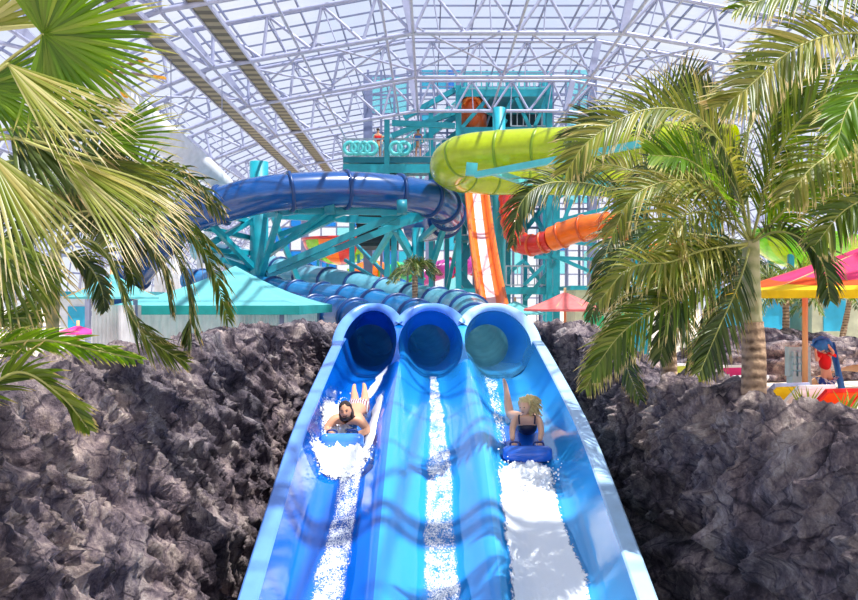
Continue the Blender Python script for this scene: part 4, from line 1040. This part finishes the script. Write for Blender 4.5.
# ---------------------------------------------------------------- big tubes
big = tube_slide('tube_slide', [P(112, 300, 33), P(138, 268, 32), P(162, 240, 31), P(188, 217, 30.3), P(222, 205, 30), P(262, 195, 30), P(310, 190.5, 30.5), P(360, 190, 31.2), P(405, 194, 32), P(436, 201, 33), P(448, 213, 34.5), P(440, 224, 36.5), P(415, 228, 38)], .68, M['blue_tube'], M['blue_ring'], 10, 'large royal blue tube slide curving across at the left on teal supports', rings_at=[.08, .2, .33, .45, .55, .65, .72, .77, .82, .88], n=90, seg=28, rw=1.13)
tube_slide('tube_slide', [P(730, 150, 24), P(680, 146, 25), P(620, 147, 26.5), P(560, 149, 28), P(505, 151, 29), P(466, 155, 29.5), P(450, 164, 30.5), P(456, 172, 32), P(485, 176, 33.2), P(530, 177, 34), P(590, 178, 34.5), P(640, 184, 35)], .74, M['lime'], M['lime_seam'], 14, 'lime green tube slide making a hairpin turn in front of the tower', n=100, seg=28, rw=1.025)
tube_slide('tube_slide', [P(640, 232, 37), P(610, 226, 38), P(580, 229, 39), P(552, 239, 40)], .60, M['orange'], M['orange_dk'], 4, 'orange tube slide behind the right palms, left part turning red', n=50, seg=24, rw=1.1)
tube_slide('tube_slide', [P(550, 240, 40), P(535, 245, 40.6), P(521, 243, 41.2), P(513, 230, 41.8), P(510, 212, 42.4), P(509, 192, 43)], .50, M['red'], M['orange_dk'], 7, 'red tube slide dropping steeply right of the tower column', n=50, seg=24, rw=1.12)
# orange drop chute
ch_ = thing('drop_slide', V(P(490, 0, 36).x, 36, DZ), 'steep open orange chute with a pale pink bed dropping from the tower', 'water slide')
path = catmull([P(472, 130, 48), P(474, 165, 45.5), P(477, 200, 43), P(481, 235, 40.5), P(486, 270, 38), P(491, 300, 35.5), P(494, 318, 33)], 50)
def chan(path, prof_xz, mi=0):
    rows = []
    for i, p in enumerate(path):
        T = (path[min(i+1, len(path)-1)]-path[max(i-1, 0)]).normalized(); S = V(1, 0, 0); U = S.cross(T); U = -U if U.z < 0 and abs(U.z) > .2 else U
        if U.y > 0: U = -U
        rows.append([p+S*x+U*z for x, z in prof_xz])
    return rows
s_ = .55
a = MB(); a.grid(chan(path, [(-.62, .0), (-.62, .42), (-.5, .42), (-.44, .1), (-.2, 0)]), 0, True); a.grid(chan(path, [(.2, 0), (.44, .1), (.5, .42), (.62, .42), (.62, 0)]), 0, True)
a.grid(chan(path, [(-.62, 0), (-.2, -.04), (.2, -.04), (.62, 0)]), 0, True); a.build('side_wall', M['orange'], ch_)
a = MB(); a.grid(chan(path, [(-.2, .02), (0, .0), (.2, .02)]), 0, True); a.build('bed', M['pinkw'], ch_)
oc = thing('launch_capsule', V(P(472, 0, 47.5).x, 47.5, P(0, 130, 47.5).z), 'upright orange launch capsule with an arched top inside the tower', 'slide capsule')
a = MB(); a.tube([P(472, 132, 47.5), P(472, 104, 47.5), P(472, 99, 47.7), P(472, 96.5, 48)], [.85, .85, .7, .3], 24); a.build('capsule_shell', M['orange_dk'], oc)
a = MB(); a.tube([P(472+8*math.cos(t*math.pi/12), 105-8*math.sin(t*math.pi/12), 46.6) for t in range(13)], .12, 8); a.build('arch_rim', M['orange'], oc)

# teal steelwork
def steel(parent, name, p, w, mat='teal', h=None):
    a = MB(); a.beam(p[0], p[1], w, h); return a.build(name, M[mat], parent)
SEGN = [0]
def seg(parent, name, l, w, mat='teal'):
    SEGN[0] += 1; dy_ = .09*(SEGN[0] % 7)-.27
    x0, y0, Y0, x1, y1, Y1 = l; Y0 += dy_; Y1 += dy_; return steel(parent, name, (P(x0, y0, Y0), P(x1, y1, Y1)), w, mat)
sc = thing('slide_support', V(P(259, 0, 33).x, 33, DZ), 'thick round teal column with fanned braces holding the royal blue tube', 'support column')
a = MB(); a.tube([V(P(259, 0, 33).x, 33, DZ), P(259, 162, 33)], .37, 24); a.build('column', M['teal'], sc)
for l in [(211, 224, 30.3, 254, 268, 33), (206, 246, 30.5, 254, 219, 33), (206, 250, 31, 250, 253, 33), (222, 260, 31, 250, 270, 33), (268, 255, 33, 326, 212, 31), (267, 250, 33, 334, 218, 31.2), (280, 212, 31, 260, 278, 33), (272, 214, 33.5, 298, 280, 34), (280, 235, 33, 345, 212, 31.5), (262, 216, 33, 300, 211, 31), (225, 214, 30.5, 250, 222, 33), (205, 228, 30.5, 250, 238, 33), (190, 240, 30.5, 250, 262, 33)]:
    seg(sc, 'brace', l, .2)
for l in [(268, 271, 33, 440, 196, 33), (267, 276, 33, 450, 205, 34), (275, 210, 31, 400, 212, 32), (280, 216, 33, 400, 222, 33)]:
    seg(sc, 'arm', l, .26)
for xx in (285, 330, 402): 
    a = MB(); a.tube([P(xx-5, 207, 30.7), P(xx+5, 207, 30.7)], .28, 10); a.build('saddle', M['teal_dk'], sc)
s2 = thing('slide_support', V(P(418, 0, 36).x, 36, DZ), 'teal round column with Y braces under the turn of the royal blue tube', 'support column')
a = MB(); a.tube([V(P(418, 0, 36).x, 36, DZ), P(418, 228, 36)], .27, 20); a.build('column', M['teal'], s2)
for l in [(449, 212, 34.5, 429, 275, 36), (395, 230, 34, 416, 265, 36), (380, 230, 34, 421, 219, 36), (380, 224, 34, 424, 212, 34), (440, 222, 35, 420, 240, 36), (372, 262, 36, 395, 225, 35), (395, 225, 35, 410, 250, 36)]:
    seg(s2, 'brace', l, .2, 'teal' if l[0] != 372 else 'teal_lt')
s3 = thing('slide_support', V(P(391, 0, 37).x, 37, DZ), 'pair of square teal posts left of the small distant palm', 'support column')
for xx, yy in ((387, 214), (394, 222)): steel(s3, 'post', (V(P(xx, 0, 37).x, 37, DZ), P(xx, yy, 37)), .25)
for l in [(345, 260, 39, 387, 285, 37), (352, 240, 39, 386, 275, 37), (345, 279, 39, 394, 281, 37)]: seg(s3, 'brace', l, .14, 'teal_dk')
# brackets carrying the lime tube
s4 = thing('slide_support', V(P(575, 0, 28).x, 28, DZ), 'teal outrigger brackets under the lime green tube', 'support column')
steel(s4, 'column', (V(P(640, 0, 29).x, 29, DZ), P(640, 170, 29)), .5)
for l in [(476, 175, 28.1, 640, 144, 25.2), (493, 172, 28, 530, 184, 31), (565, 180, 30, 640, 160, 28), (570, 178, 30, 640, 190, 29)]: seg(s4, 'arm', l, .2, 'teal_lt')
for x_, y_ in ((472, 169), (571, 173)): steel(s4, 'bracket', (P(x_-6, y_, 28.2), P(x_+5, y_+1, 28.2)), .35, 'teal_lt', .42)

# tower
tw = thing('slide_tower', V(P(500, 0, 50).x, 50, DZ), 'tall teal steel slide tower with decks and stairs in the middle background', 'tower')
D0, D1 = 46.4, 51.2
for xx, Y_, yt, w_ in ((458.5, D0, 86, .32), (549, D0, 86, .34), (465, D1, 80, .3), (545, D1, 80, .3), (556, D0+2, 188, .4), (431, D0+3, 112, .28), (387, D0, 120, .3), (508, D1, 80, .3), (352, D0+1, 165, .3), (525, D0+3, 190, .28), (447, D0+4, 165, .28)):
    steel(tw, 'column', (V(P(xx, 0, Y_).x, Y_, DZ), P(xx, yt, Y_)), w_)
a = MB(); a.tube([V(P(499, 0, 43.5).x, 43.5, DZ), P(499, 108, 43.5)], .34, 24); a.build('column', M['teal'], tw)
def deck(x0, x1, y_, Ya, Yb, th=.5, mat='teal', name='deck'):
    z = P(0, y_, Ya).z; xa, xb = P(x0, 0, Ya).x, P(x1, 0, Ya).x
    a = MB(); a.box(((xa+xb)/2, (Ya+Yb)/2, z-th/2), (xb-xa, Yb-Ya, th)); return a.build(name, M[mat], tw)
def railing(x0, x1, ytop, ybot, Y_, mat='rail', step=.3, yt2=None, yb2=None, Y2=None):
    yt2 = ytop if yt2 is None else yt2; yb2 = ybot if yb2 is None else yb2; Y2 = Y2 or Y_
    A, B, Cc, D = P(x0, ytop, Y_), P(x1, yt2, Y2), P(x0, ybot, Y_), P(x1, yb2, Y2)
    a = MB(); a.beam(A, B, .08); a.beam(Cc, D, .07); n_ = max(2, int((B-A).length/step))
    for i in range(n_+1): a.beam(lerp(Cc, D, i/n_), lerp(A, B, i/n_), .05 if i % 6 else .09)
    return a.build('railing', M[mat], tw)
deck(457, 551, 89, D0, D1, .42); railing(455, 551, 72, 88, D0+.1, 'teal_lt'); railing(455, 551, 74, 88, D1, 'teal_lt', .5)
deck(457, 551, 127, D0, D1, .5); railing(511, 548, 112, 126, D0+.1)
deck(343, 452, 157, D0, D0+5, .32, 'teal_dk'); deck(343, 452, 164, D0-.1, D0, .5)
railing(343, 452, 139, 157, D0+.05); railing(345, 452, 141, 157, D0+4.8, step=.5)
deck(430, 556, 190, D0, D1, .35, 'teal_dk'); deck(505, 549, 287, D0, D1-1, .4); railing(506, 546, 266, 285, D0+.1)
deck(455, 556, 235, D0+2, D1, .3, 'teal_dk'); railing(456, 500, 222, 235, D0+2)
railing(400, 458, 142, 154, D0+3, 'teal_lt', .3, 100, 112, D0+3)
railing(430, 456, 300, 312, 42, step=.25); railing(440, 456, 195, 206, D0+2)
for l in [(400, 156, D0+3, 458, 115, D0+3), (418, 163, D0+2.8, 458, 132, D0+2.8), (404, 118, D0, 455, 90, D0), (392, 123, D0, 455, 126, D0), (392, 136, D0, 455, 112, D0)]: seg(tw, 'stair_stringer', l, .3, 'teal')
for l in [(457, 205, D0+2, 476, 235, D0+2), (476, 240, D0+3, 457, 268, D0+3), (457, 272, D0+2, 478, 300, D0+2), (478, 205, D0+3, 500, 235, D0+3)]: seg(tw, 'stair_flight', l, .5, 'teal_dk')
for l in [(503, 278, D0, 524, 260, D0), (545, 265, D0, 524, 285, D0), (552, 255, D0, 632, 290, D0), (534, 257, D0, 640, 261, D0), (570, 242, D0, 640, 250, D0), (553, 200, D0, 590, 182, D0), (553, 222, D0, 620, 205, D0), (549, 200, D0, 525, 230, D0+3), (525, 200, D0+3, 549, 240, D0), (549, 92, D0, 535, 126, D0), (507, 122, D0, 480, 108, D0), (512, 100, D0, 497, 128, D0), (516, 98, D0, 530, 128, D0), (460, 130, D0, 495, 90, D0), (431, 190, D0+3, 458, 235, D0), (431, 235, D0+3, 458, 195, D0), (352, 180, D0, 387, 220, D0), (387, 180, D0, 352, 220, D0), (458, 240, D0, 447, 290, D0+4), (556, 262, D0, 525, 300, D0), (525, 262, D0, 556, 300, D0), (460, 290, D0, 549, 293, D0), (572, 200, D0, 556, 240, D0)]: seg(tw, 'brace', l, .2, 'teal')
a = MB(); z0, z1 = P(0, 246, 48).z, P(0, 168, 48).z; a.box(((P(353, 0, 48).x+P(393, 0, 48).x)/2+.2, 50, (z0+z1)/2), (2.3, 4, z1-z0))
for i in range(9): a.box(((P(353, 0, 48).x+P(393, 0, 48).x)/2+.2, 47.9, lerp(z0, z1, (i+.5)/9)), (2.35, .15, .12))
a.build('plant_room', M['dark'], tw)
a = MB(); a.box((P(505, 0, 50).x, 51, P(0, 110, 50).z), (4.6, .3, 2.3)); a.build('back_panel', M['dark'], tw)
# people on tower deck
def figure(x, Y_, zb_, shirt, label, h=1.7):
    t = thing('person', V(x, Y_, zb_), label, 'person'); k = h/1.7
    B = lambda a_, b_, c_: V(x+a_*k, Y_+b_*k, zb_+c_*k)
    J = {'pel': (B(0, 0, .92), (.15, .11)), 'chs': (B(0, 0, 1.3), (.17, .11)), 'nck': (B(0, 0, 1.47), .055), 'hd0': (B(0, 0, 1.54), .07), 'hd': (B(0, -.01, 1.62), .095),
         'sl': (B(-.18, 0, 1.38), .06), 'el': (B(-.26, 0, 1.1), .042), 'hl': (B(-.22, -.15, .9), .035), 'sr': (B(.18, 0, 1.38), .06), 'er': (B(.26, 0, 1.1), .042), 'hr': (B(.22, -.15, .9), .035),
         'kl': (B(-.11, 0, .5), .065), 'al': (B(-.11, 0, .08), .045), 'tl': (B(-.12, -.14, .04), .035), 'kr': (B(.11, 0, .5), .065), 'ar': (B(.11, 0, .08), .045), 'tr': (B(.12, -.14, .04), .035)}
    j, e, ix = skin_chain(J, [['pel', 'chs', 'nck', 'hd0', 'hd'], ['chs', 'sl', 'el', 'hl'], ['chs', 'sr', 'er', 'hr'], ['pel', 'kl', 'al', 'tl'], ['pel', 'kr', 'ar', 'tr']])
    skin('body', j, e, M['skin'], t, sub_=1)
    J2 = {'a': (B(0, 0, .95), (.17, .13)), 'b': (B(0, 0, 1.32), (.19, .13)), 's': (B(-.2, 0, 1.36), .075), 'r': (B(.2, 0, 1.36), .075)}
    j, e, ix = skin_chain(J2, [['b', 'a'], ['b', 's'], ['b', 'r']]); skin('shirt', j, e, shirt, t, sub_=1)
    a = MB(); a.sphere(B(0, .02, 1.67), (.1*k, .11*k, .09*k), 12, 8); a.build('hair', M['hair'], t)
zd = P(0, 157, D0).z
figure(P(378, 0, 47).x, 47, zd, M['redcl'], 'person in a red top at the railing of the left tower deck')
figure(P(386, 0, 47.5).x, 47.5, zd, M['navy'], 'person in dark clothes beside the red top on the tower deck')
figure(P(418, 0, 47).x, 47, zd, M['bluecl'], 'person in a blue top on the right part of the tower deck')
tz = zd+.42; rt = None
for i, xx in enumerate((350, 357, 364, 371, 396, 404)):
    c_ = V(P(xx, 0, 46).x, 46, tz)
    if rt is None:
        t = thing('swim_ring', V(0, 0, 0), 'x', 'swim ring', 'swim rings standing along the tower deck railing')
        a = MB(); a.tube([V(.32*math.cos(k*math.pi/12), 0, .32*math.sin(k*math.pi/12)) for k in range(25)], .11, 10, caps=False); a.build('ring', M['teal_lt'], t); t.location = c_; rt = t
        t['label'] = 'pale turquoise swim ring leaning behind the railing of the left tower deck'
    else: copy_thing(rt, c_, 'pale turquoise swim ring leaning behind the railing of the left tower deck')

# ---------------------------------------------------------------- background slides
def dish(name, c, R, depth, mats, label, bands, tilt=0):
    t = thing(name, V(c.x, c.y, DZ), label, 'bowl slide'); a = MB(); n_ = 48; m_ = 10
    R3 = Matrix.Rotation(tilt, 3, 'Y')
    for i in range(m_):
        for k in range(n_):
            def pt(i_, k_): al = i_/m_*math.pi/2; an = k_/n_*2*math.pi; return c+R3 @ V(R*math.cos(an)*math.cos(al), R*math.sin(an)*math.cos(al), -depth*math.sin(al))
            o = a.add([pt(i, k), pt(i, k+1), pt(i+1, k+1), pt(i+1, k)], [(0, 3, 2, 1)], bands(k/n_, i), True)
    a.build('bowl', [M[m] for m in mats], t)
    b = MB(); b.tube([c+R3 @ V(R*math.cos(k/24*math.pi), R*math.sin(k/24*math.pi), 0) for k in range(49)], .13, 8, caps=False); b.build('rim', M[mats[0]], t)
    for an in (.5, 2.2, 3.9, 5.4):
        b = MB(); b.beam(V(c.x+R*.75*math.cos(an), c.y+R*.75*math.sin(an), DZ), V(c.x+R*.75*math.cos(an), c.y+R*.75*math.sin(an), c.z-depth*.55), .22); b.build('post', M['teal'], t)
    return t
dish('bowl_slide', P(808, 238, 38), 2.5, 1.5, ('lime2', 'lime'), 'lime green bowl seen from below behind the right palm and umbrella', lambda u, i: int(u*16) % 2, tilt=.12)
dish('bowl_slide', P(342, 240, 72), 3.4, 2.2, ('red', 'lime2', 'orange', 'navy_tube'), 'red, green and orange bowl in the far left background behind the arms', lambda u, i: (0, 1, 2, 0, 1, 3)[int(u*12) % 6])
dish('bowl_slide', P(690, 150, 40), 2.0, 2.2, ('lime2', 'lime'), 'pale green bowl glimpsed between the upper right fronds', lambda u, i: 0)
tube_slide('tube_slide', [P(350, 285, 66), P(362, 274, 66), P(378, 272, 67), P(392, 282, 68)], .9, M['orange'], M['lime2'], 3, 'orange tube in the far background above the pale blue feeder tube', n=24)
tube_slide('tube_slide', [P(418, 278, 64), P(440, 270, 65), P(462, 266, 66), P(482, 264, 67)], .75, M['magenta'], M['red'], 3, 'magenta tube in the far background left of the orange chute', n=24)
tube_slide('tube_slide', [P(388, 276, 62), P(398, 270, 62), P(410, 274, 63), P(420, 284, 63)], .6, M['green'], M['lime2'], 2, 'green tube in the far background beside the small palm', n=24)
tube_slide('tube_slide', [P(690, 262, 44), P(668, 258, 44), P(640, 260, 45)], .9, M['orange'], M['orange_dk'], 2, 'orange tube glimpsed under the right palm crown', n=24)

# kiosks and low walls in the distance
def kiosk(x0, x1, y0, Y_, mats, label, depth=3):
    xa, xb = P(x0, 0, Y_).x, P(x1, 0, Y_).x; zt = P(0, y0, Y_).z; t = thing('kiosk', V((xa+xb)/2, Y_, DZ), label, 'kiosk')
    a = MB(); a.box(((xa+xb)/2, Y_+depth/2, (DZ+zt)/2), (xb-xa, depth, zt-DZ)); a.build('wall', M[mats[0]], t)
    a = MB(); a.box(((xa+xb)/2, Y_+depth/2, zt+.1), (xb-xa+.5, depth+.5, .2)); a.build('roof', M[mats[1]], t)
    n_ = max(1, int((xb-xa)/1.6))
    for i in range(n_):
        xc_ = lerp(xa, xb, (i+.5)/n_); a = MB(); a.box((xc_, Y_-.03, DZ+(zt-DZ)*.55), (.9, .08, (zt-DZ)*.5)); a.build('panel', M[mats[2]], t)
kiosk(575, 650, 290, 38, ('wall', 'teal', 'green'), 'low cream kiosk with green panels behind the coral umbrella')
kiosk(745, 790, 292, 34, ('cyanp', 'teal', 'cyanp'), 'cyan kiosk between the right palm trunk and the umbrella pole')
kiosk(812, 900, 285, 34, ('wall', 'white', 'cyanp'), 'cream kiosk with cyan panels under the umbrella at the right edge')
kiosk(60, 135, 296, 36, ('white', 'teal', 'cyanp'), 'white kiosk with cyan panels behind the left palm trunk')
# left lattice mast
ms = thing('lattice_mast', V(P(96, 0, 26).x, 26, DZ), 'grey steel lattice mast behind the left palms', 'mast')
for xx in (88, 100): steel(ms, 'post', (V(P(xx, 0, 26).x, 26, DZ), P(xx, 240, 26)), .14, 'steel')
for i in range(7): seg(ms, 'brace', (88, 250+12*i, 26, 100, 262+12*i, 26) if i % 2 else (100, 250+12*i, 26, 88, 262+12*i, 26), .08, 'steel')
for xx in (142, 160, 175, 205):
    b_ = thing('service_column', V(P(xx, 0, 45).x, 45, DZ), {142: 'white column behind the turquoise umbrella tip', 160: 'white column behind the turquoise cabana, leftmost', 175: 'white column behind the cabana roof', 205: 'white column left of the thick teal column'}[xx], 'column'); a = MB(); a.tube([V(P(xx, 0, 45).x, 45, DZ), P(xx, 215, 45)], .3, 12); a.build('shaft', M['white'], b_)
wl = thing('water_wheel', P(200, 232, 40), 'round white ring feature beside the teal braces at the left', 'ring')
a = MB(); a.tube([P(200+8*math.cos(k*math.pi/12), 232-9*math.sin(k*math.pi/12), 40) for k in range(25)], .18, 8, caps=False); a.build('ring', M['white'], wl)
steel(wl, 'post', (V(P(200, 0, 40).x, 40, DZ), P(200, 241, 40)), .25, 'white')

# hanging aeroplane
pl = thing('model_aeroplane', P(120, 100, 27), 'white aeroplane hung under the roof with yellow-tipped propeller, behind the fan palm', 'aeroplane')
pth = catmull([P(70, 62, 24), P(100, 88, 25.5), P(150, 128, 28.5), P(200, 165, 31.5), P(235, 195, 34)], 30)
a = MB(); a.tube(pth, [lerp(.95, .34, (i/30)**.8)*(min(1, .35+i*.22)) for i in range(31)], 22); a.build('fuselage', M['white'], pl)
a = MB(); w0, w1 = P(95, 92, 25.5), P(-60, 118, 24); w2_ = P(112, 100, 26.5)
rows = []
for i in range(9):
    c_ = lerp(w0, w1, i/8); cd = lerp(1.6, .9, i/8); rows.append([c_+V(0, cd*(math.cos(k/12*6.283))*.5, .22*math.sin(k/12*6.283)*lerp(1, .5, i/8)) for k in range(12)])
a.grid(rows, 0, True, True); a.build('wing', M['white'], pl)
en = MB(); e0, e1 = P(108, 72, 23.6), P(118, 97, 25.4); en.tube([e0, lerp(e0, e1, .15), lerp(e0, e1, .5), e1], [.16, .34, .38, .2], 18); eno = en.build('engine', M['white'], pl)
a = MB(); a.tube([P(116, 102, 23.4), P(117, 101.5, 23.9)], .13, 12); a.build('exhaust', M['black'], eno)
hb = P(108, 71, 23.5); a = MB(); a.sphere(hb, .16, 12, 8); a.build('hub', M['yellowp'], pl)
for tx, ty in ((147, 59), (165, 78), (126, 97), (88, 58)):
    tp = P(tx, ty, 23.3); a = MB(); md = lerp(hb, tp, .82); a.beam(hb, md, .16, .05); bo = a.build('blade', M['brown'], pl); b = MB(); b.beam(md, tp, .17, .06); b.build('blade_tip', M['yellowp'], bo)
for i_ in (6, 18, 27):
    p = pth[i_]; a = MB(); a.tube([p, V(p.x, p.y, 8.9)], .02, 5); a.build('cable', M['steel'], pl)

# ---------------------------------------------------------------- light, world, camera
w = bpy.data.worlds.new('sky'); bpy.context.scene.world = w; w.use_nodes = True; nt = w.node_tree; nt.nodes.clear()
tc = nt.nodes.new('ShaderNodeTexCoord'); sx = nt.nodes.new('ShaderNodeSeparateXYZ'); nt.links.new(tc.outputs['Generated'], sx.inputs[0])
rp = nt.nodes.new('ShaderNodeValToRGB'); e = rp.color_ramp.elements; e[0].position = .0; e[0].color = (.92, .95, 1, 1); e[1].position = .55; e[1].color = (.55, .67, .98, 1)
m_ = e.new(.2); m_.color = (.80, .86, 1, 1)
nt.links.new(sx.outputs[2], rp.inputs[0])
nz = nt.nodes.new('ShaderNodeTexNoise'); nz.inputs['Scale'].default_value = 2.2; nz.inputs['Detail'].default_value = 5; nt.links.new(tc.outputs['Generated'], nz.inputs['Vector'])
cr = nt.nodes.new('ShaderNodeValToRGB'); cr.color_ramp.elements[0].position = .45; cr.color_ramp.elements[1].position = .65; nt.links.new(nz.outputs['Fac'], cr.inputs[0])
mx = nt.nodes.new('ShaderNodeMix'); mx.data_type = 'RGBA'; nt.links.new(cr.outputs[0], mx.inputs[0]); nt.links.new(rp.outputs[0], mx.inputs[6]); mx.inputs[7].default_value = (.95, .97, 1, 1)
bg = nt.nodes.new('ShaderNodeBackground'); bg.inputs[1].default_value = .74; nt.links.new(mx.outputs[2], bg.inputs[0])
wo = nt.nodes.new('ShaderNodeOutputWorld'); nt.links.new(bg.outputs[0], wo.inputs[0])
sun = bpy.data.lights.new('sun', 'SUN'); sun.energy = 5.6; sun.angle = math.radians(.7); sun.color = (1, .96, .88)
so_ = bpy.data.objects.new('sun', sun); C.objects.link(so_); so_.location = (20, -10, 40)
so_.rotation_euler = V(.33, -.17, .93).to_track_quat('Z', 'Y').to_euler()
cam = bpy.data.cameras.new('camera'); cam.sensor_width = 36; cam.lens = F/858*36; cam.clip_end = 1500; cam.clip_start = .05
co = bpy.data.objects.new('camera', cam); C.objects.link(co); co.location = (0, 0, 0); co.rotation_euler = (math.pi/2, 0, 0)
S = bpy.context.scene; S.camera = co
S.view_settings.view_transform = 'Standard'; S.view_settings.look = 'None'; S.view_settings.gamma = 1; S.view_settings.exposure = .56; S.view_settings.use_curve_mapping = False
S.cycles.transparent_max_bounces = 24; S.cycles.max_bounces = 8
